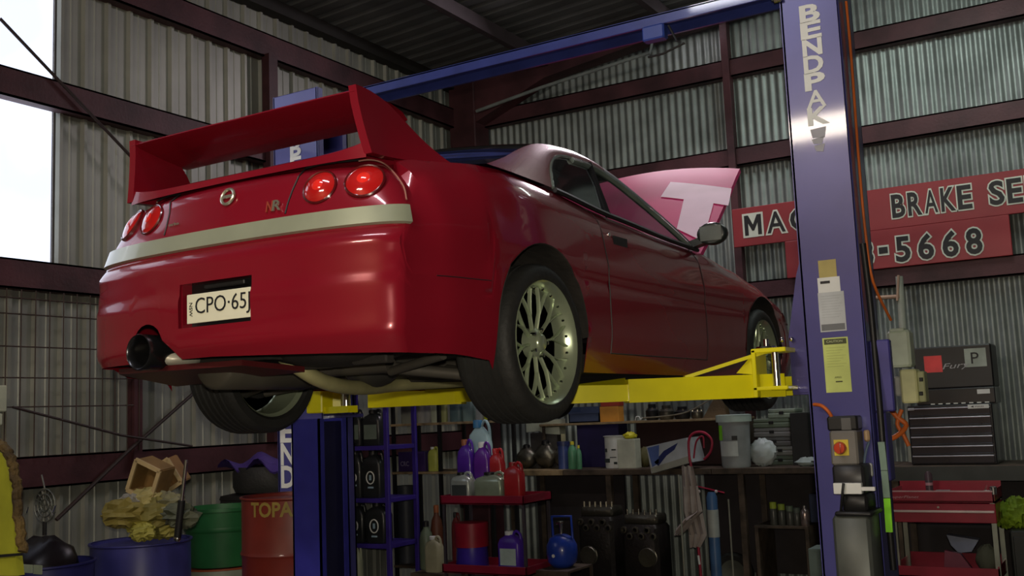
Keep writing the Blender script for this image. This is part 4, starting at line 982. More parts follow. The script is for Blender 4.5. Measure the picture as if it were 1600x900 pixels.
# tilted printed drum shape
bb = thing('printed_oil_box', 'big white and blue printed box jutting off the front of the bench', 'box', (at(1045, 720, 1, 8.45).x, 8.5, BZ))
P0 = [at(1010, 698, 1, 8.36), at(1072, 684, 1, 8.36), at(1082, 722, 1, 8.36), at(1018, 740, 1, 8.36)]
m = MB().prism(P0, (0, .30, .0)); part('box', m, M('box_white', (.50, .53, .56), .4), bb)
def lerp2(u, v): 
    return (P0[0]*(1-u)+P0[1]*u)*(1-v) + (P0[3]*(1-u)+P0[2]*u)*v + Vector((0, -.002, 0))
for nm, uv, mt in (('print', [(.02, .05), (.32, .04), (.22, .7), (.05, .78)], M('print_blue', (.10, .16, .42), .4)), ('print', [(.12, .62), (.40, .30), (.78, .12), (.66, .35), (.44, .50), (.20, .80)], M('print_navy', (.02, .03, .14), .4)), ('print', [(.0, .80), (.98, .72), (1, 1), (.02, 1)], M('print_grey', (.36, .36, .30), .5))):
    part(nm, MB().prism([lerp2(*q) for q in uv], (0, .0015, 0)), mt, bb)
# red frame on a stand in front of the bench
rs = thing('red_trolley_jack_handle', 'tall red hooped steel frame standing in front of the bench', 'frame', (at(1095, 880, 1, 8.25).x, 8.25, 0))
hoop = [at(1078, 722, 1, 8.22), at(1076, 690, 1, 8.22), at(1084, 677, 1, 8.22), at(1100, 676, 1, 8.22), at(1112, 688, 1, 8.22), at(1110, 706, 1, 8.22), at(1100, 718, 1, 8.22)]
redm = M('frame_red', (.42, .02, .06), .35, coat=.4)
part('hoop', MB().tube(catmull(hoop), .011, 8), redm, rs, 60)
part('inner_hoop', MB().tube(catmull([at(1084, 716, 1, 8.24), at(1088, 690, 1, 8.24), at(1098, 682, 1, 8.24), at(1100, 700, 1, 8.24)]), .008, 8), redm, rs, 60)
part('post', MB().tube([at(1079, 722, 1, 8.22), at(1084, 780, 1, 8.22), at(1090, 840, 1, 8.22), Vector((at(1096, 898, 1, 8.22).x, 8.22, .0))], .012, 8), redm, rs, 60)
part('cross_bar', MB().tube([at(1082, 758, 1, 8.21), at(1132, 770, 1, 8.21)], .006, 8), redm, rs)
for px, py in ((1088, 761), (1092, 768), (1119, 768)): part('knob', MB().sphere(at(px, py, 1, 8.205), .014, n=10, m=6), M('knob_pale', (.6, .52, .52), .3), rs, 60)
part('grip', MB().tube([at(1091, 868, 1, 8.19), at(1093, 882, 1, 8.19)], .010, 8), white, rs)
def rag(name, label, pts, w, mat):      # hanging cloth: wavy strip with thickness
    rows = []
    for i, p in enumerate(pts):
        p = Vector(p); row = []
        for k in range(9):
            u = -1 + k/4; row.append(p + Vector((u*w[i], .018*math.sin(k*2.1+i*1.3), .008*math.sin(k*1.7+i))))
        rows.append(row)
    m = MB().grid(rows + [[q + Vector((0, .008, 0)) for q in r] for r in reversed(rows)]); 
    return solid(name, m, mat, label, 'cloth', 60)
ragm = M('grubby_cloth', (.42, .36, .33), .8, bump=.3)
rag('cloth', 'grubby pale cloth draped down the red hooped frame', [at(x, y, 1, 8.17) for x, y in ((1074, 728), (1078, 760), (1082, 800), (1090, 835), (1086, 855))], [.05, .07, .08, .07, .04], ragm)
rag('cloth', 'small pale rag flung out to the left of the red hooped frame', [at(x, y, 1, 8.13) for x, y in ((1092, 800), (1078, 812), (1064, 828), (1058, 836))], [.03, .05, .045, .02], ragm)
cyl = thing('blue_white_tube', 'tall blue tube with a broad white band standing behind the red frame', 'tube', (at(1112, 800, 1, 8.30).x, 8.33, 0))
cx = at(1110, 800, 1, 8.30).x; z1 = at(1105, 770, 1, 8.30).z; zb_1 = at(1108, 797, 1, 8.30).z; zb_2 = at(1110, 840, 1, 8.30).z
part('tube', MB().lathe([(.045, 0), (.045, z1-.04), (.03, z1)], (cx, 8.35, 0), 'Z', 24), M('tube_blue', (.06, .14, .30), .4), cyl, 40)
part('band', MB().lathe([(.048, zb_2), (.048, zb_1)], (cx, 8.35, 0), 'Z', 24), M('band_white', (.48, .52, .50), .45), cyl, 40)
wf = thing('wire_rack', 'thin pale wire rack frame around the red hooped frame', 'rack', (at(1100, 800, 1, 8.10).x, 8.2, 0))
wm = M('pale_wire', (.30, .30, .24), .5)
for px in (1060, 1138):
    a = at(px, 742 if px < 1100 else 780, 1, 8.08); part('wire_post', MB().tube([a, Vector((a.x+.0, 8.08, 0))], .007, 6), wm, wf)
part('wire_rail', MB().tube([Vector((at(1060, 800, 1, 8.08).x, 8.08, .12)), Vector((at(1138, 800, 1, 8.08).x, 8.08, .12))], .006, 6), wm, wf)
# bucket
bk = bottle('bucket', 'grey and white lidded bucket with a lime green label on the bench', 'bucket', 1114, 1162, 648, 8.50, BZ, M('bucket_grey', (.38, .41, .42), .4), M('lid_green', (.52, .64, .58), .45), prof=[(.86, 0), (.90, .04), (.98, .84), (1.0, .86)])
cx, w = span(1114, 1162, 656, 8.50); 
for nm, a0, a1, h0, h1, mt in (('lime_label', 215, 240, .52, .80, M('fluoro_green', ())), ('white_label', 225, 298, .22, .50, M('label_white', (.62, .66, .64), .5)), ('black_label', 278, 298, .52, .60, black)):
    Hh = at(1138, 648, 1, 8.50).z - BZ; rows = []
    for k in range(9):
        a = math.radians(a0 + (a1-a0)*k/8); r = w/2*(.99+.0)+.001
        rows.append([Vector((cx + r*math.cos(a), 8.50 + w/2 + r*math.sin(a), BZ + Hh*h)) for h in (h0, h1)])
    part(nm, MB().grid(rows), mt, bk, 60)
cx, w = span(1165, 1207, 700, 8.62)
lump('white_plastic_bag', 'knotted white plastic bag beside the grey bucket', 'bag', (cx, 8.72, BZ), w/2, .08, .115, M('bag_white', (.62, .70, .70), .45), .10, 26, 16)
# stacked cases behind
for i, (x0, x1, y0, y1, c, lb) in enumerate([(1190, 1245, 712, 727, (.10, .13, .10), 'flat dark green case at the bottom of the stack left of the hoist column'), (1196, 1240, 691, 706, (.20, .21, .20), 'ribbed grey case second from the bottom of the stack left of the hoist column'), (1184, 1236, 676, 688, (.11, .11, .11), 'charcoal case in the middle of the stack left of the hoist column'), (1178, 1236, 658, 672, (.19, .19, .19), 'mid grey case second from the top of the stack left of the hoist column'), (1178, 1236, 642, 656, (.14, .18, .13), 'green grey case near the top of the stack left of the hoist column'), (1202, 1246, 628, 641, (.26, .32, .25), 'pale green case topmost of the stack left of the hoist column')]):
    cx, w = span(x0, x1, 690, 8.86); z0 = BZ + i*.079; t = thing('tool_case', lb, 'case', (cx, 8.95, z0), 'tool cases stacked on the bench')
    mt = M('case_%d' % i, c, .5); part('case', MB().box((cx-w/2, 8.86, z0), (cx+w/2, 9.10, z0+.042), bev=.008), mt, t, 30); part('lid', MB().box((cx-w/2+.003, 8.862, z0+.044), (cx+w/2-.003, 9.10, z0+.077), bev=.008), mt, t, 30)
    part('latch', MB().box((cx-.02, 8.855, z0+.03), (cx+.02, 8.861, z0+.056), bev=.002), dark, t)
carton('black_box', 'tall black box between the tool cases and the hoist column', 'box', 1234, 1262, 645, 8.80, BZ, M('tall_black', (.022, .022, .022), .6), .2)
lump('rag_heap', 'crumpled pale rag at the foot of the black box on the bench', 'rag', (span(1245, 1275, 715, 8.62)[0], 8.64, BZ), .09, .05, .035, M('rag_pale', (.40, .48, .46), .7), .3)
cl = [(800, 830, 700, 'black engine mount lump at the left end of the bench'), (828, 862, 694, 'oily black starter motor on the left of the bench'), (858, 886, 698, 'dark gearbox bracket left of the blue and green bottles'), ]
for x0, x1, yt, lb in cl:
    cx, w = span(x0, x1, 710, 8.66); h = at(x0, yt, 1, 8.66).z - BZ
    t = thing('greasy_part', lb, 'car part', (cx, 8.74, BZ)); part('body', MB().sphere((cx, 8.76, BZ+h*.5), w/2, .08, h/2, 14, 8, .12), metal2, t, 50); part('spigot', MB().lathe([(w*.16, 0), (w*.16, h*.4), (w*.08, h*.45)], (cx, 8.76, BZ+h*.7), 'Z', 12), dark, t, 40)
bottle('blue_pot', 'small blue pot on the bench left of the blue case', 'pot', 868, 884, 690, 8.60, BZ, M('pot_blue', (.05, .08, .25), .4), M('pot_lid', (.03, .04, .12), .4), prof=[(1, 0), (1, .85)])
bottle('green_spray_bottle', 'small green bottle with yellow cap left of the blue case', 'bottle', 884, 897, 690, 8.58, BZ, M('bottle_green', (.10, .30, .16), .4), M('cap_yellow', (.8, .7, .05), .4))
bottle('yellow_cap_bottle', 'tiny bottle with bright yellow cap right of the small green bottle', 'bottle', 898, 906, 696, 8.56, BZ, M('bottle_green', ()), M('cap_yellow', ()))
solid('wooden_prop', MB().obox(at(878, 670, 1, 8.72)+Vector((0, .02, 0)), (.018, 0, .0), (0, .012, 0), (0, 0, .16)), M('prop_pale', (.42, .40, .24), .6), 'short pale timber prop standing under the upper shelf', 'prop').location.z = BZ
wp = thing('white_carton_torn', 'torn white carton just under the rear tyre, on the left of the bench', 'carton', (span(822, 874, 670, 8.75)[0], 8.85, BZ+.18))
cx, w = span(822, 874, 665, 8.82); zA = at(848, 678, 1, 8.82).z; zB = at(848, 656, 1, 8.82).z
part('carton', MB().prism([(cx-w/2, 8.82, zA+.02), (cx-w*.1, 8.82, zA+.028), (cx+w*.05, 8.82, zA), (cx+w/2, 8.82, zA-.01), (cx+w/2, 8.82, zB), (cx-w/2, 8.82, zB-.02)], (0, .12, 0)), M('carton_offwhite', (.55, .60, .46), .6), wp)
part('carton_foot', MB().box((cx-w*.4, 8.83, BZ), (cx+w*.4, 8.94, zA+.01)), M('carton_dark', (.06, .055, .05), .7), wp)  # plain dark box between bench and carton
# ---- black chest of drawers and its lid box
ch = thing('tool_chest', 'black five-drawer tool chest on the workbench right of the hoist', 'tool chest', (span(1421, 1555, 680, 8.6)[0], 8.8, BZ))
cx, w = span(1421, 1555, 690, 8.60); zt2 = at(1490, 632, 1, 8.60).z; a, b = cx-w/2, cx+w/2
chm = M('chest_black', (.016, .016, .02), .28, coat=.5)
part('case', MB().box((a, 8.62, BZ), (b, 9.02, zt2), bev=.008), chm, ch, 30)
n = 6; hh = (zt2-BZ-.02)/n
for k in range(n):
    z0 = BZ+.012+k*hh; d = part('drawer', MB().box((a+.012, 8.600, z0), (b-.012, 8.62, z0+hh-.008), bev=.005), M('drawer_black', (.03, .03, .042), .22, .3, .6), ch, 30)
    part('drawer_pull', MB().box((a+.014, 8.590, z0+hh-.022), (b-.014, 8.602, z0+hh-.012), bev=.003), M('pull_metal', (.50, .50, .58), .3, .8), d)
part('corner_plate', MB().box((a+.01, 8.592, zt2-.034), (a+.055, 8.599, zt2-.016)), white, ch)
wl_ = part('maker_label', MB().box((b-.165, 8.587, zt2-.036), (b-.02, 8.596, zt2-.006)), white, ch); text('label_text', '\u25c0 MAXI', black, wl_, (b-.145, 8.586, zt2-.028), (1, 0, 0), (0, 0, 1), .014, .09, depth=.001)
tp = thing('sticker_box', 'black lidded top box with stickers standing on the tool chest', 'tool box', (cx, 8.85, zt2))
lo, hi = pxbox(1429, 540, 1552, 630, 8.64, .34, z0=zt2+.002); part('box', MB().box(lo, (hi[0], hi[1], lo[2]+.12), bev=.006), chm, tp, 30)
part('lid', MB().box((lo[0], lo[1]+.01, lo[2]+.122), hi, bev=.01), M('lid_black', (.014, .013, .014), .4), tp, 30)
for k in range(8): part('rivet', MB().box((lo[0]+.10+k*.055, lo[1]-.004, lo[2]+.002), (lo[0]+.13+k*.055, lo[1]+.001, lo[2]+.010)), pale, tp)
YL = lo[1] + .010
def lid_sticker(nm, x0, y0, x1, y1, mt, lb):
    l2, h2 = pxbox(x0, y0, x1, y1, YL-.002, .002); return part(nm, MB().box(l2, h2), mt, tp, label=lb), l2, h2
lid_sticker('red_sticker', 1444, 556, 1472, 582, M('sticker_red', (.85, .07, .07), .5), 'plain bright red square sticker')
pst, l2, h2 = lid_sticker('plate_sticker', 1507, 544, 1541, 573, M('sticker_grey', (.42, .48, .42), .5), 'pale square sticker with a black P')
text('sticker_letter', 'P', black, pst, (l2[0]+.045, YL-.004, l2[2]+.025), (1, 0, 0), (0, 0, 1), .085, .055, depth=.001)
lo3 = at(1473, 580, 1, YL-.002); text('script_logo', 'Fury', M('logo_grey', (.40, .40, .42), .4), tp, (lo3.x, YL-.003, lo3.z), (1, 0, .05), (0, 0, 1), .055, .20, depth=.001, shear=.3)
wsx, l2, h2 = lid_sticker('small_label', 1527, 608, 1547, 615, white, 'small white printed label'); wsx.location.y -= .012
# ---- red service cart
RC = thing('service_cart', 'maroon red two-tier tool cart with one drawer and silver legs', 'cart', (span(1395, 1558, 800, 7.95)[0], 8.15, 0))
redc = M('cart_red', (.30, .012, .035), .35, coat=.4)
xa = at(1391, 800, 1, 7.95).x; xb = at(1556, 800, 1, 7.95).x; zt3 = .905; yA, yB = 7.95, 8.38
m = MB(); m.box((xa, yA, zt3-.085), (xb, yA+.012, zt3-.01), bev=.004); m.box((xa, yB-.012, zt3-.085), (xb, yB, zt3+.035)); m.box((xa, yA, zt3-.085), (xa+.012, yB, zt3)); m.box((xb-.012, yA, zt3-.085), (xb, yB, zt3)); m.box((xa, yA, zt3-.085), (xb, yB, zt3-.075))
part('top_tray', m, redc, RC)
part('tray_edge', MB().box((xa+.002, yA-.003, zt3-.013), (xb-.01, yA+.012, zt3-.004)), M('edge_pink', (.55, .35, .38), .3, .3), RC)
dr = part('drawer', MB().box((xa, yA+.004, zt3-.225), (xb, yB-.02, zt3-.093), bev=.004), redc, RC)
part('drawer_handle', MB().box((xa+.005, yA-.010, zt3-.155), (xb-.010, yA+.006, zt3-.140), bev=.003), M('handle_pale', (.75, .62, .60), .3, .3), dr)
part('drawer_lock', MB().lathe([(.008, -.004), (.008, .01)], (xa+(xb-xa)*.47, yA, zt3-.118), 'Y', 12), chrome, dr)
text('cart_script', 'SuperPlanet', M('script_pink', (.55, .30, .34), .4), RC, (xa+.005, yA-.002, zt3-.062), (1, 0, 0), (0, 0, 1), .024, .20, depth=.001, shear=.3)
legm = M('cart_leg', (.30, .32, .27), .35, .7)
for x in (xa+.02, xb-.02):
    for y in (yA+.03, yB-.03): part('leg', MB().box((x-.016, y-.016, .10), (x+.016, y+.016, zt3-.225 if x < -1.2 else zt3-.09)), legm, RC)
part('corner_knob', MB().lathe([(.022, 0), (.024, .05), (.014, .055)], (xb-.005, yA+.02, zt3-.03), 'Z', 12), chrome, RC, 40)
part('side_handle', MB().tube([(xb+.0, yA+.02, zt3-.005), (xb-.06, yA+.02, zt3-.008), (xb-.09, yB-.05, zt3+.0)], .006), chrome, RC)
m = MB(); m.box((xa+.01, yA+.0, .30), (xb-.01, yA+.012, .375)); m.box((xa+.01, yB-.012, .30), (xb-.01, yB, .42)); m.box((xa+.01, yA, .30), (xb-.01, yB, .31)); m.box((xa+.01, yA, .30), (xa+.02, yB, .39)); m.box((xb-.02, yA, .30), (xb-.01, yB, .39))
part('lower_tray', m, redc, RC)
for x in (xa+.02, xb-.02):
    for y in (yA+.03, yB-.03): part('castor', MB().lathe([(.05, -.015), (.05, .015)], (x, y, .05), 'X', 16), rubber, RC, 40)
cg = thing('spray_can', 'short dark can with a pink band standing in the red cart top tray', 'can', (at(1453, 770, 1, 8.2).x, 8.2, zt3-.075)); c = (at(1453, 770, 1, 8.2).x, 8.2, zt3-.075)
part('body', MB().lathe([(.026, 0), (.026, .17), (.012, .19)], c, 'Z', 16), M('can_dark', (.08, .05, .06), .4), cg, 40); part('band', MB().lathe([(.027, .09), (.027, .11)], c, 'Z', 16), M('script_pink', ()), cg)
carton('grey_block', 'flat grey block lying in the red cart top tray', 'block', 1460, 1483, 767, 8.0, zt3-.075, M('block_grey', (.24, .22, .22), .5), .1)
solid('blue_funnel_tray', MB().prism([at(1479, 836, 1, 8.2), at(1529, 844, 1, 8.2), at(1518, 862, 1, 8.2), at(1498, 864, 1, 8.2), at(1486, 852, 1, 8.2)], (0, .12, 0)), M('tray_blue', (.20, .23, .32), .45), 'blue grey wedge-shaped tray leaning in the lower part of the red cart', 'tray').location.z += -.0
solid('pink_case', MB().prism([(at(1472, 862, 1, 8.1).x, 8.1, .312), (at(1522, 862, 1, 8.1).x, 8.1, .312), (at(1500, 862, 1, 8.1).x, 8.1, .45), (at(1476, 862, 1, 8.1).x, 8.1, .47)], (0, .05, 0)), M('case_pink', (.24, .05, .09), .4), 'dull pink case on the lower tray of the red cart', 'case')
lump('grey_bag', 'round grey green bag on the right of the lower cart tray', 'bag', (at(1541, 860, 1, 8.15).x, 8.17, .312), .075, .07, .10, M('bag_grey', (.12, .13, .09), .8), .1)
# ---- right edge
cab = thing('low_black_cabinet', 'low black cabinet right of the red tool cart', 'cabinet', (-.55, 8.25, 0))
part('body', MB().box((-.90, 8.07, 0), (-.2, 8.46, .62), bev=.01), M('cab_black', (.018, .02, .018), .5), cab); part('door', MB().box((-.88, 8.055, .06), (-.22, 8.07, .58), bev=.004), M('cab_black', ()), cab)
for i, (px, py, s, lb) in enumerate([(1572, 812, .075, 'lime green mossy sponge lump nearest the red cart'), (1590, 806, .09, 'bright lime green sponge lump at the right edge of the frame')]):
    p = at(px, py, 1, 8.25); lump('green_sponge', lb, 'sponge', (p.x, 8.25, .622), s, .08, s*1.15, M('sponge_lime', (.30, .46, .02), .8, bump=.8, bscale=25, col2=(.10, .17, .01)), .22, 26, 16)
# things behind the hoist column: tall pipe, ladder-like frame
pf = thing('pipe_frame', 'pale pipe and red-brown bracket frame behind the hoist column', 'frame', (at(1406, 500, 1, 8.9).x, 8.9, 1.4))
part('pipe', MB().tube([Vector((at(1406, 500, 1, 8.9).x, 8.9, 1.05)), at(1405, 432, 1, 8.9)], .030, 12), M('pipe_pale', (.36, .38, .32), .5), pf, 60)
part('shelf_bar', MB().tube([at(1358, 466, 1, 8.88), at(1406, 463, 1, 8.88)], .016, 8), M('bar_rust', (.42, .28, .20), .6), pf)
part('shelf_bar', MB().tube([at(1404, 430, 1, 8.86), at(1402, 470, 1, 8.86)], .010, 8), M('bar_rust', ()), pf)
# fluorescent fitting on the back rafter
fl = thing('fluorescent_batten', 'lit fluorescent batten under the roof at the back wall', 'light', (-3.25, 8.86, 5.0))
a = at(1064, 36, 1, 8.9); b = at(1110, 24, 1, 8.9)
part('batten', MB().box((a.x-.10, 8.86, a.z+.03), (b.x+.35, 8.96, a.z+.09), bev=.006), M('batten_white', (.7, .65, .7), .4), fl)
part('tube', MB().tube([(a.x, 8.90, a.z+.005), (b.x+.02, 8.90, b.z+.005)], .013, 10), M('tube_lit', (1, .95, 1), .4, emit=(1, .9, 1), estr=9), fl, 60)
# ---- blue oil rack behind the left column
RY = 6.80
rk = thing('blue_oil_rack', 'dark blue steel rack of black oil drums behind the left hoist column', 'rack', (span(520, 606, 760, RY)[0], RY+.2, 0))
rkm = M('rack_blue', (.045, .025, .26), .4, .1)
ra = at(508, 760, 1, RY).x; rb = at(607, 760, 1, RY).x
shz = [at(575, y, 1, RY).z for y in (697, 779, 850)] + [.12]
for x in (ra, rb-.04):
    for y in (RY, RY+.38): part('post', MB().box((x, y, 0), (x+.04, y+.03, at(600, 640, 1, RY).z+.25), bev=.003), rkm, rk)
for z in shz + [at(575, 640, 1, RY).z+.2]:
    part('shelf', MB().box((ra+.01, RY+.004, z-.035), (rb-.01, RY+.40, z), bev=.003), rkm, rk)
for i, (px, py, z) in enumerate([(548, 692, 0), (549, 778, 0)]):
    p = at(px, py, 1, RY); part('price_tag', MB().box((p.x-.045, RY-.004, p.z-.018), (p.x+.04, RY+.002, p.z+.016)), M('tag_lilac', (.62, .55, .66), .5), rk)
blk = M('oil_black', (.016, .018, .02), .35, coat=.2)
for row, (z, yt, xs) in enumerate([(shz[0], 640, [(543, 562), (564, 592)]), (shz[1], 703, [(542, 562), (563, 593)]), (shz[2], 785, [(541, 566), (568, 600)])]):
    for k, (x0, x1) in enumerate(xs):
        place = ('top', 'middle', 'lowest')[row]; side = ('left', 'right')[k]
        jug('oil_drum', '%s black oil drum %s on the blue rack\'s %s shelf' % (side, ('with round white logo' if row else 'with a dull label'), place), 'oil drum', x0, x1, yt, RY+.03, z+.001, blk, dark, 'oil drums in the blue rack', logo=row > 0, lab=M('logo_dull', (.14, .18, .15), .5) if row == 0 else None)
jug('cream_container', 'tall cream ribbed container on the bottom shelf of the blue rack', 'container', 543, 561, 850, RY+.02, shz[3]+.001, M('cream_can', (.50, .54, .38), .5), dark)
# ---- dark shelving unit in the corner
SY2 = 7.45
su = thing('corner_shelving', 'dark slotted shelving with pale timber shelves beside the blue rack', 'shelving', (-5.2, SY2+.2, 0))
sa = at(612, 700, 1, SY2).x; sb2 = at(768, 700, 1, SY2).x
z_s = [at(690, 660, 1, SY2).z, at(665, 737, 1, SY2).z, .30]
for x in (sa, at(684, 700, 1, SY2).x, sb2-.03):
    for y in (SY2, SY2+.38): part('post', MB().box((x, y, 0), (x+.028, y+.028, z_s[0]+.28)), dark, su)
for i, z in enumerate(z_s): part('shelf', MB().box((sa, SY2-.012, z-.02), (sb2, SY2+.40, z), bev=.002), wood if i < 2 else wooddk, su)
grp = 'bottles on the top shelf of the corner shelving'
for x0, x1, yt, mt, lb in [(624, 645, 632, M('dull_grey', (.20, .21, .18), .5), 'dull grey square bottle first on the left'), (648, 669, 631, M('pale_grey', (.34, .34, .33), .5), 'pale grey square bottle second from the left'), (671, 683, 630, M('white_green', (.44, .48, .36), .5), 'narrow off-white bottle third from the left'), (685, 696, 631, M('yellowish', (.36, .38, .16), .5), 'thin yellowish bottle right of the off-white one'), (700, 718, 630, M('teal_grey', (.12, .19, .20), .4), 'teal grey bottle in the middle'), (720, 738, 629, M('teal_pale', (.22, .32, .30), .4), 'pale teal bottle with a dark edge'), (741, 753, 628, M('white_thin', (.50, .54, .52), .5), 'slim white bottle near the wheel'), (754, 765, 634, M('lime_yellow', (.55, .62, .03), .5), 'small lime yellow bottle last on the right')]:
    jug('shelf_bottle', lb + ' on the top corner shelf', 'bottle', x0, x1, yt-12, SY2+.04, z_s[0]+.001, mt, group=grp)
carton('purple_box', 'dark purple box with pale lettering on the second corner shelf', 'box', 622, 664, 706, SY2+.03, z_s[1]+.001, M('purple_box', (.05, .025, .13), .5), .2)
p = at(626, 732, 1, SY2+.027); text('box_lettering', 'CRC', M('logo_lilac', (.34, .30, .45), .5), [o for o in bpy.data.objects if o.name == 'purple_box'][0], (p.x, SY2+.029, p.z+.02), (1, 0, 0), (0, 0, 1), .04, .09, depth=.001)
jug('lime_bottle', 'lime and white bottle standing on the second corner shelf', 'bottle', 666, 682, 698, SY2+.02, z_s[1]+.001, M('lime_bottle', (.48, .52, .10), .45), white)
solid('grey_pipe_length', MB().lathe([(.075, 0), (.075, .66)], (at(634, 790, 1, SY2+.15).x, SY2+.15, z_s[2]+.001), 'Z', 24).lathe([(.085, .64), (.085, .67)], (at(634, 790, 1, SY2+.15).x, SY2+.15, z_s[2]+.001), 'Z', 24), M('dull_pipe', (.045, .05, .065), .5), 'thick dull grey pipe length under the second corner shelf', 'pipe', 40)
# small table with jug, in front of shelves
jug('beige_jerrycan', 'beige jerrycan low down left of the red trolley', 'jerrycan', 661, 685, 838, 7.05, .32, M('beige_can', (.42, .40, .26), .5), white)
bottle('green_bottle', 'dull green bottle low down beside the beige jerrycan', 'bottle', 650, 668, 815, 7.15, .32, M('dull_green', (.14, .18, .12), .4))
bottle('orange_cap_bottle', 'brown bottle with an orange cap behind the beige jerrycan', 'bottle', 668, 684, 790, 7.25, .32, M('brown_bottle', (.13, .04, .02), .5), M('cap_orange', (.35, .10, .03), .5))
lb_ = thing('low_bench', 'low dark timber bench carrying the beige jerrycan', 'bench', (-5.0, 7.15, 0)); x0 = at(640, 850, 1, 7.0).x; x1 = at(688, 850, 1, 7.0).x
part('top', MB().box((x0, 7.0, .29), (x1, 7.40, .319)), wooddk, lb_)
for x in (x0, x1-.04):
    for y in (7.02, 7.34): part('leg', MB().box((x, y, 0), (x+.04, y+.04, .29)), wooddk, lb_)
# ---- red bottle trolley
TY = 6.72
rt = thing('bottle_trolley', 'red two-tray workshop trolley loaded with bottles', 'trolley', (span(690, 818, 800, TY)[0], TY+.2, 0))
ta = at(688, 800, 1, TY).x; tb_ = at(819, 790, 1, TY).x; tz1 = at(750, 781, 1, TY).z; tz2 = at(750, 890, 1, TY).z
trm = M('trolley_red', (.26, .012, .035), .4, coat=.3)
for nm, z in (('top_tray', tz1), ('lower_tray', tz2)):
    m = MB(); m.box((ta, TY, z-.035), (tb_, TY+.42, z-.025)); m.box((ta, TY, z-.035), (tb_, TY+.012, z+.03), bev=.003); m.box((ta, TY+.408, z-.035), (tb_, TY+.42, z+.03)); m.box((ta, TY, z-.035), (ta+.012, TY+.42, z+.03)); m.box((tb_-.012, TY, z-.035), (tb_, TY+.42, z+.03))
    part(nm, m, trm, rt)
for x in (ta+.01, tb_-.03):
    for y in (TY+.015, TY+.385): part('post', MB().box((x, y, .08), (x+.02, y+.02, tz1-.03)), M('trolley_post', (.06, .05, .06), .5), rt)
for x in (ta+.02, tb_-.02):
    for y in (TY+.03, TY+.39): part('castor', MB().lathe([(.04, -.012), (.04, .012)], (x, y, .04), 'X', 14), rubber, rt, 40)
z = tz1 - .024; purple = M('purple_jug', (.085, .02, .34), .3, coat=.3); silv = M('silver_bottle', (.42, .46, .42), .3, .35, .3); redj = M('red_jug', (.45, .02, .025), .35, coat=.3)
jug('silver_container', 'silver square container at the front left of the trolley top', 'container', 701, 733, 738, TY+.03, z, silv, dark, lab=M('dark_label', (.05, .06, .06), .5))
jug('silver_container', 'pale green silver container at the front middle of the trolley top', 'container', 738, 783, 738, TY+.03, z, M('greenish_can', (.30, .36, .26), .3, .3, .3), dark)
jug('purple_jug', 'left purple jug standing behind the silver container', 'jug', 711, 735, 686, TY+.20, z, purple, M('orange_brown', (.35, .12, .05), .4))
jug('purple_jug', 'right purple jug behind the pale green container', 'jug', 737, 762, 690, TY+.20, z, M('violet_jug', (.12, .02, .30), .3, coat=.3), white)
jug('white_blue_jug', 'tall white and blue jug at the back of the trolley top', 'jug', 728, 764, 655, TY+.31, z, M('pale_blue_jug', (.40, .58, .62), .35), M('cap_blue', (.05, .2, .4), .4), lab=M('blue_label', (.04, .18, .36), .4), dep=.3)
jug('red_jug', 'red jug at the back right of the trolley top', 'jug', 760, 783, 700, TY+.22, z, redj, redj)
jug('red_jerrycan', 'red jerrycan with a wire handle at the front right of the trolley top', 'jerrycan', 784, 812, 722, TY+.05, z, redj, M('cap_red', (.30, .02, .02), .4))
z = tz2 - .024
t = bottle('blue_tub', 'blue tub with a red lid stacked over it on the lower trolley tray', 'tub', 700, 744, 818, TY+.05, z, M('tub_blue', (.05, .025, .34), .35), M('tub_red', (.34, .012, .03), .4), prof=[(.95, 0), (1, .05), (.92, .48)])
jug('blue_white_bottle', 'violet blue bottle with a white side on the lower trolley tray', 'bottle', 775, 810, 830, TY+.05, z, M('violet_blue', (.09, .03, .42), .35), white, lab=M('pale_side', (.5, .62, .58), .4))
jug('maroon_can', 'maroon can behind the blue tub on the lower trolley tray', 'can', 703, 716, 800, TY+.24, z, M('maroon_can', (.16, .02, .02), .5))
# ---- blue gas bottle
gx = at(868, 860, 1, 6.95).x; gr = .118
gs_ = thing('gas_bottle', 'round blue refrigerant gas bottle with a blue hoop handle', 'gas bottle', (gx, 7.05, .41)); gm2 = M('gas_blue', (.02, .06, .42), .3, coat=.5)
c = (gx, 7.05, .41); part('tank', MB().lathe([(.07, 0), (gr*.92, .04), (gr, .10), (gr*.98, .16), (gr*.75, .215), (.04, .24), (0, .245)], c, 'Z', 32), gm2, gs_, 60)
part('hoop', MB().tube([(gx-.07, 7.05, .62), (gx-.075, 7.05, .78), (gx+.09, 7.05, .785), (gx+.095, 7.05, .62)], .010, 8), gm2, gs_, 60)
part('valve', MB().lathe([(.014, .24), (.014, .31), (.022, .32), (.022, .335), (0, .34)], c, 'Z', 12).tube([(gx-.035, 7.04, .73), (gx+.02, 7.04, .735)], .008), chrome, gs_, 40)
part('label_dot', MB().lathe([(.013, 0), (.013, -.003)], (gx-.01, 7.05-gr-.0, .505), 'Y', 12), pale, gs_)
cr2 = thing('wooden_crate', 'low timber crate under the blue gas bottle', 'crate', (gx, 7.05, 0))
for k in range(4): part('slat', MB().box((gx-.15, 6.85, .02+k*.10), (gx+.15, 6.865, .095+k*.10)), wooddk, cr2)
part('crate_top', MB().box((gx-.15, 6.85, .395), (gx+.15, 7.25, .409)), wooddk, cr2)
for x in (gx-.15, gx+.13):
    for y in (6.866, 7.23): part('corner_post', MB().box((x, y, 0), (x+.02, y+.02, .395)), wooddk, cr2)
solid('lime_bag', MB().sphere((at(935, 892, 1, 7.6).x, 7.6, .12), .14, .12, .12, 16, 8, .1), M('lime_dull', (.20, .24, .04), .6), 'dull lime bag on the floor right of the gas bottle', 'bag')
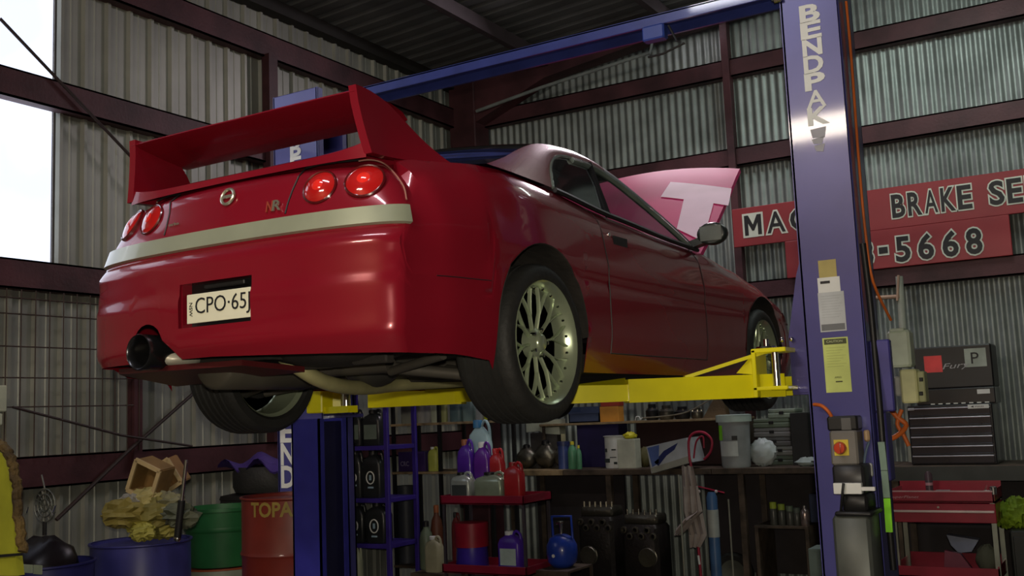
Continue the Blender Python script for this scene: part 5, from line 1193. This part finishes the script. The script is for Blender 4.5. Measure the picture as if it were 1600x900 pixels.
# ---- engine parts under the bench
eng = M('engine_dark', (.035, .03, .028), .45, .5, bump=.4)
for i, (px, w, top, lb) in enumerate([(955, .165, .78, 'dark cylinder head with bright studs under the bench, left of the pair'), (1022, .165, .72, 'black engine block under the bench, right of the pair')]):
    x = at(px, 850, 1, 8.45).x; t = thing('engine_block', lb, 'engine', (x, 8.35, 0)); y0 = 8.15
    part('block', MB().box((x-w, y0, .12), (x+w, y0+.30, top-.12), bev=.03), eng, t, 40)
    part('stand_leg', MB().box((x-w*.9, y0+.02, 0), (x-w*.9+.05, y0+.28, .12)), dark, t); part('stand_leg', MB().box((x+w*.9-.05, y0+.02, 0), (x+w*.9, y0+.28, .12)), dark, t)
    part('head', MB().box((x-w*.92, y0+.04, top-.12), (x+w*.92, y0+.26, top-.04), bev=.015), metal2, t, 40)
    for k in range(6):
        xx = x - w*.8 + k*w*.32; part('port', MB().lathe([(.030, -.01), (.030, -.03), (.018, -.032), (.018, -.005)], (xx, y0+.01, top-.16-(k % 2)*.05), 'Y', 14), metal2, t, 40)
        part('stud', MB().lathe([(.009, 0), (.009, .05), (0, .055)], (xx, y0+.08, top-.05), 'Z', 8), M('muffler_metal', (.42, .38, .28), .4, .7) if i == 0 else metal2, t)
    part('belt_pulley', MB().lathe([(.075, -.03), (.08, -.02), (.05, -.012), (.08, 0), (.075, .01)], (x+(.08 if i else -.06), y0-.012, .34), 'Y', 24), metal2, t, 40)
sw = thing('spare_wheel', 'small dark wheel leaning under the bench right of the blue tube', 'wheel', (at(1143, 890, 1, 8.5).x, 8.6, 0)); c = (at(1143, 885, 1, 8.55).x, 8.6, .17)
part('tyre', MB().lathe([(.11, -.03), (.15, -.04), (.168, -.02), (.168, .02), (.15, .04), (.11, .03)], c, 'Y', 32, close=True), rubber, sw, 40); part('rim', MB().lathe([(0, -.01), (.06, -.015), (.11, -.025), (.11, .02), (0, .02)], c, 'Y', 24), M('dull_rim', (.16, .17, .14), .5, .5), sw, 40)
ls = thing('lower_shelf', 'low dark shelf under the bench left of the hoist column', 'shelf', (span(1180, 1262, 820, 8.6)[0], 8.7, 0)); x0 = at(1178, 820, 1, 8.5).x; x1 = at(1262, 820, 1, 8.5).x; lz = at(1220, 822, 1, 8.5).z
part('board', MB().box((x0, 8.5, lz-.02), (x1, 8.95, lz)), wooddk, ls)
for x in (x0, x1-.03): part('side', MB().box((x, 8.51, 0), (x+.03, 8.94, lz-.02)), wooddk, ls)
bottle('chrome_can', 'tall shiny can at the right end of the low shelf', 'can', 1248, 1262, 790, 8.52, lz, M('pink_metal', (.45, .36, .34), .25, .8), chrome)
for i, (px, c_, lb) in enumerate([(1206, (.35, .42, .04), 'lime capped jar at the left end of the low shelf'), (1219, (.30, .38, .05), 'second lime capped jar on the low shelf'), (1232, (.14, .18, .12), 'grey green jar in the middle of the low shelf'), (1243, (.10, .12, .10), 'dark jar left of the shiny can')]):
    bottle('jar', lb, 'jar', px-6, px+6, 785+i*3, 8.54, lz, M('jar_glass', (.07, .07, .06), .3), M('jar_cap_%d' % i, c_, .5), 'jars on the low shelf', prof=[(.95, 0), (1, .05), (1, .6), (.8, .72)])
carton('sage_box', 'pale sage green box low beside the hoist column', 'box', 1263, 1290, 858, 8.25, .0, M('sage', (.22, .29, .26), .5), .25)
carton('dark_blue_bin', 'dark blue bin standing behind the hoist column above the sage box', 'bin', 1264, 1284, 772, 8.62, lz+.02, M('bin_navy', (.03, .045, .10), .5), .2)
# ================================================================= LEFT SIDE
def drum(name, label, cat, x, y, z0, h, r, mat, lid=True, opn=False):
    t = thing(name, label, cat, (x, y, z0)); pr = [(r*.97, 0), (r, .012)]
    for k in (1, 2): pr += [(r, h*k/3-.02), (r+.009, h*k/3), (r, h*k/3+.02)]
    pr += [(r, h-.012), (r+.006, h-.006), (r+.004, h)]
    if opn: pr += [(r-.008, h), (r-.008, h*.75), (0, h*.75)]
    else: pr += [(r-.008, h), (r-.010, h-.015), (0, h-.015)]
    part('shell', MB().lathe(pr, (x, y, z0), 'Z', 40), mat, t, 35)
    part('rim', MB().lathe([(r+.002, h-.01), (r+.010, h-.005), (r+.010, h+.004), (r-.004, h+.004)], (x, y, z0), 'Z', 40, cap=False), mat, t, 50)
    return t
drum('blue_drum', 'dark blue steel drum heaped with rubbish against the left wall', 'drum', -5.21, 4.30, 0, .90, .285, M('drum_blue', (.045, .045, .20), .4))
dz = .905
def tilt_box(name, label, cat, c, hx, hy, hz, eul, mat, mat2):
    from mathutils import Euler
    R = Euler(eul).to_matrix(); c = Vector(c); ex = Vector((1, 0, 0)); t = thing(name, label, cat, c)
    X_, Y_, Z_ = R @ Vector((1, 0, 0)), R @ Vector((0, 1, 0)), R @ Vector((0, 0, 1)); w = .012
    m = MB(); m.obox(c + Y_*hy, X_*hx, Y_*.006, Z_*hz)
    for s in (-1, 1): m.obox(c + X_*s*hx, X_*.006, Y_*hy, Z_*hz); m.obox(c + Z_*s*hz, X_*hx, Y_*hy, Z_*.006)
    part('carton', m, mat, t)
    for s in (-1, 1): part('frame_strip', MB().obox(c - Y_*hy + Z_*s*hz, X_*hx*1.05, Y_*.006, Z_*w), mat2, t); part('frame_strip', MB().obox(c - Y_*hy + X_*s*hx, X_*w, Y_*.006, Z_*hz), mat2, t)
    return t
tilt_box('open_carton', 'open brown carton tilted on top of the rubbish in the blue drum', 'carton', (at(236, 748, 1, 4.25).x, 4.25, at(236, 748, 1, 4.25).z), .085, .07, .095, (.1, .42, .25), card, M('carton_edge', (.48, .36, .18), .7))
tilt_box('brown_flap_carton', 'brown carton scrap leaning behind the open carton', 'carton', (at(268, 740, 1, 4.42).x, 4.42, at(268, 740, 1, 4.42).z), .06, .05, .08, (.2, -.5, .2), M('card_dark', (.28, .15, .05), .75), M('carton_edge', ()))
trash = [(192, 802, .10, (.26, .21, .05), 'crumpled yellow paper at the left rim of the blue drum'), (215, 812, .085, (.34, .30, .05), 'bright yellow crushed packet in the blue drum'), (240, 800, .10, (.22, .19, .05), 'olive crumpled wrapper in the middle of the blue drum'), (262, 790, .095, (.24, .23, .13), 'pale crushed paper under the tilted carton'), (282, 805, .085, (.10, .11, .07), 'dark green plastic bag at the right rim of the blue drum'), (205, 785, .06, (.30, .29, .26), 'grey white crushed cup left of the tilted carton'), (228, 778, .075, (.42, .36, .14), 'folded tan paper under the open carton'), (255, 826, .07, (.30, .27, .06), 'small yellow scrap at the front rim of the blue drum'), (222, 832, .06, (.38, .35, .07), 'flattened yellow carton at the drum front')]
for i, (px, py, r, c_, lb) in enumerate(trash):
    Y = 4.12 + .05*(i % 4); p = at(px, py, 1, Y); solid('crumpled_rubbish', MB().sphere(p, r*1.45, r*.9, r*.80, 16, 11, .24), M('rubbish_%d' % i, c_, .65, bump=.4), lb, 'rubbish', None, 'rubbish heaped in the blue drum')
gg = thing('grease_gun', 'silver and black grease gun standing up out of the blue drum', 'grease gun', at(276, 842, 1, 4.05))
part('barrel', MB().tube([at(277, 842, 1, 4.05), at(284, 782, 1, 4.05)], .020, 12), dark, gg, 60); part('rod', MB().tube([at(284, 782, 1, 4.05), at(291, 719, 1, 4.05)], .010, 10), chrome, gg, 60); part('cap', MB().sphere(at(277, 841, 1, 4.05), .022, n=10, m=6), chrome, gg, 60)
# yellow machine hood at the left edge
yh = thing('yellow_machine_hood', 'tall rounded lime yellow hood with a frayed brown rim at the left edge', 'hood', (-4.75, 3.05, 0))
out = [at(-70, 900, 1, 3.0), at(34, 900, 1, 3.0), at(30, 866, 1, 3.0), at(26, 800, 1, 3.0), at(20, 742, 1, 3.0), at(8, 708, 1, 3.0), at(-14, 690, 1, 3.0), at(-50, 684, 1, 3.0), at(-75, 690, 1, 3.0)]
out = [p + Vector((-.03, 0, 0)) for p in out]
part('hood', MB().prism(out, (0, .035, 0)), M('hood_yellow', (.40, .42, .03), .5), yh)
edge = catmull([at(36, 862, 1, 2.985), at(29, 800, 1, 2.985), at(24, 742, 1, 2.985), at(11, 704, 1, 2.985), at(-14, 686, 1, 2.985)], 10)
part('frayed_rim', MB().tube([p + Vector((random.uniform(-.006, .006), random.uniform(-.006, .006), 0)) for p in edge], .022, 8), M('straw_rim', (.20, .13, .035), .8, bump=1, bscale=60, col2=(.04, .025, .01)), yh)
part('lower_band', MB().prism([at(-70, 872, 1, 2.99), at(33, 864, 1, 2.99), at(34, 868, 1, 2.99), at(-70, 877, 1, 2.99)], (0, .008, 0)), dark, yh)
part('hood_skirt', MB().box((out[0].x, 3.0, 0), (out[1].x, 3.035, out[0].z)), M('hood_dark', (.06, .08, .02), .6), yh)
tub = drum('blue_tub', 'low dark blue open tub holding black bags left of the drum', 'tub', -5.22, 3.66, 0, .86, .26, M('tub_navy', (.03, .03, .16), .45), opn=True)
pp = part('paper_label', MB().box((at(38, 889, 1, 3.40).x, 3.385, at(54, 895, 1, 3.40).z), (at(54, 889, 1, 3.40).x, 3.39, at(54, 882, 1, 3.40).z)), M('paper_sage', (.48, .54, .38), .6), tub); pp2 = part('paper_label', MB().box((at(56, 889, 1, 3.40).x, 3.385, at(54, 896, 1, 3.40).z), (at(69, 889, 1, 3.40).x, 3.39, at(54, 882, 1, 3.40).z)), M('paper_sage', ()), tub)
lump('black_bag', 'shiny black rubbish bag in the low blue tub', 'bag', (-5.24, 3.66, .66), .21, .19, .17, M('bin_bag', (.012, .008, .010), .35), .1)
wt_ = thing('wire_fan', 'dark wire fan guard with bright scraps standing on the low tub', 'fan', (at(70, 800, 1, 3.85).x, 3.85, .9)); fc = at(70, 790, 1, 3.85)
for k, r in enumerate((.035, .065, .095)): part('guard_ring', MB().tube([fc + Vector((r*math.cos(a), 0, r*math.sin(a))) for a in [2*PI*j/20 for j in range(21)]], .004, 6), M('wire_grey', (.16, .17, .15), .4, .6), wt_, 60)
for k in range(8): a = PI*k/8; part('spoke', MB().tube([fc + Vector((.1*math.cos(a), .004, .1*math.sin(a))), fc - Vector((.1*math.cos(a), -.004, .1*math.sin(a)))], .003, 5), M('wire_grey', ()), wt_)
part('aerial', MB().tube([fc + Vector((0, 0, .09)), at(65, 742, 1, 3.85)], .005, 6), M('wire_grey', ()), wt_); part('stem', MB().tube([fc - Vector((0, 0, .09)), Vector((fc.x, fc.y, .98))], .012, 8), dark, wt_)
for x_, y_, dx in ((84, 795, .01), (80, 800, -.015), (42, 797, .008)): p = at(x_, y_, 1, 3.82); part('bright_scrap', MB().obox(p, (.004, 0, .0), (0, .003, 0), (dx, 0, .018)), chrome, wt_)
# green tub on an orange drum
od = drum('orange_drum', 'orange red drum with a pale top rim under the green tub', 'drum', -5.27, 5.00, 0, .66, .25, M('drum_orange', (.38, .07, .02), .5))
part('pale_band', MB().lathe([(.254, .58), (.257, .60), (.257, .655), (.254, .66)], (-5.27, 5.0, 0), 'Z', 40, cap=False), M('band_pale', (.30, .33, .24), .5), od, 50)
gt2 = thing('green_tub', 'dark green plastic tub standing on the orange drum', 'tub', (-5.27, 5.0, .668)); part('tub', MB().lathe([(.21, 0), (.245, .35), (.255, .35), (.255, .37), (.235, .37), (.20, .02), (0, .02)], (-5.27, 5.0, .668), 'Z', 36), M('tub_green', (.02, .13, .04), .45), gt2, 40); part('ribs', MB().lathe([(.236, .22), (.242, .23), (.240, .25)], (-5.27, 5.0, .668), 'Z', 36, cap=False), M('tub_green', ()), gt2, 40)
# red lettered drum on a low stand
rd = drum('red_drum', 'dark red oil drum with gold lettering beside the left hoist column', 'drum', -4.03, 4.34, .29, .88, .275, M('drum_red', (.16, .018, .012), .45, coat=.2))
tx = text('gold_lettering', 'TOPAZ', M('gold_print', (.50, .40, .10), .5), rd, (0, 0, 0), (1, 0, 0), (0, 0, 1), .072, .30, depth=.002, off=.03)
za = at(425, 808, 1, 4.07).z
for v in tx.data.vertices:
    p = v.co + root_loc(rd); a = (p.x)/.279 + math.radians(262); v.co = Vector((-4.03 + (.2785 - p.y*.0)*math.cos(a), 4.34 + .2785*math.sin(a), za + p.z)) - root_loc(rd)
stn = thing('drum_stand', 'low dark timber stand carrying the red drum', 'stand', (-4.03, 4.34, 0))
part('top', MB().box((-4.29, 4.06, .25), (-3.77, 4.62, .289)), wooddk, stn)
for x in (-4.28, -3.83):
    for y in (4.07, 4.56): part('leg', MB().box((x, y, 0), (x+.05, y+.05, .25)), wooddk, stn)
# bin with tyre and purple cloth
bn = thing('black_wheelie_bin', 'black wheeled bin behind the green tub near the left wall', 'bin', (-5.5, 5.75, 0))
part('bin', rr_loft((-5.5, 5.75), [(.20, .22, .06, .03), (.27, .27, .98, .03), (.29, .29, .99, .03), (.29, .29, 1.03, .03)]), M('bin_black', (.016, .015, .015), .5), bn, 40); part('lid', rr_loft((-5.5, 5.75), [(.295, .295, 1.032, .03), (.29, .29, 1.06, .03), (.2, .2, 1.08, .03)]), M('bin_black', ()), bn, 40)
for x in (-5.68, -5.34): part('wheel', MB().lathe([(.08, -.02), (.08, .02)], (x, 5.98, .08), 'X', 18), rubber, bn, 40)
solid('loose_tyre', MB().lathe([(.17, -.08), (.27, -.09), (.29, -.05), (.29, .05), (.27, .09), (.17, .08)], (-5.5, 5.72, 1.172), 'Z', 36, close=True), rubber, 'old black tyre lying flat on the wheeled bin', 'tyre', 40)
m = MB(); rows = []
for i in range(15):
    rows.append([Vector((-5.78 + i*.04, 5.44 + j*.04, 1.275 + .05*math.sin(i*.8)*math.cos(j*.7) + .05*math.exp(-((i-7)**2 + (j-5)**2)/10))) for j in range(15)])
solid('purple_cloth', MB().grid(rows).grid([[p - Vector((0, 0, .01)) for p in r] for r in rows]), M('cloth_purple', (.06, .03, .20), .7), 'crumpled purple cloth spread over the old tyre', 'cloth', 60)
# steel mesh panel leaning on the left wall
ms = thing('mesh_panel', 'rusty square steel mesh panel standing against the left wall', 'mesh', (-5.96, 4.45, 1.42)); msm = M('mesh_rust', (.055, .035, .028), .6)
for py in (465, 490, 541, 590, 636): p = at(20, py, 0, -5.965); part('wire', MB().tube([Vector((-5.965, 3.85, p.z)), Vector((-5.965, 4.93, p.z))], .0045, 6), msm, ms)
for k in range(11): y = 3.9 + k*.10; part('wire', MB().tube([Vector((-5.957, y, 1.42)), Vector((-5.957, y, 2.46))], .004, 6), msm, ms)
wx = thing('white_wall_box', 'pale wall box at the far left edge under the mesh', 'box', (-5.9, 3.85, 1.5)); lo = at(-20, 665, 0, -5.88); hi = at(12, 602, 0, -5.88)
part('box', MB().box((-5.99, lo.y, lo.z+.08), (-5.88, hi.y, hi.z), bev=.006), M('box_cream', (.50, .54, .42), .5), wx, 30); part('lower_box', MB().box((-5.99, lo.y, lo.z), (-5.89, hi.y-.02, lo.z+.07), bev=.006), M('box_cream', ()), wx, 30)
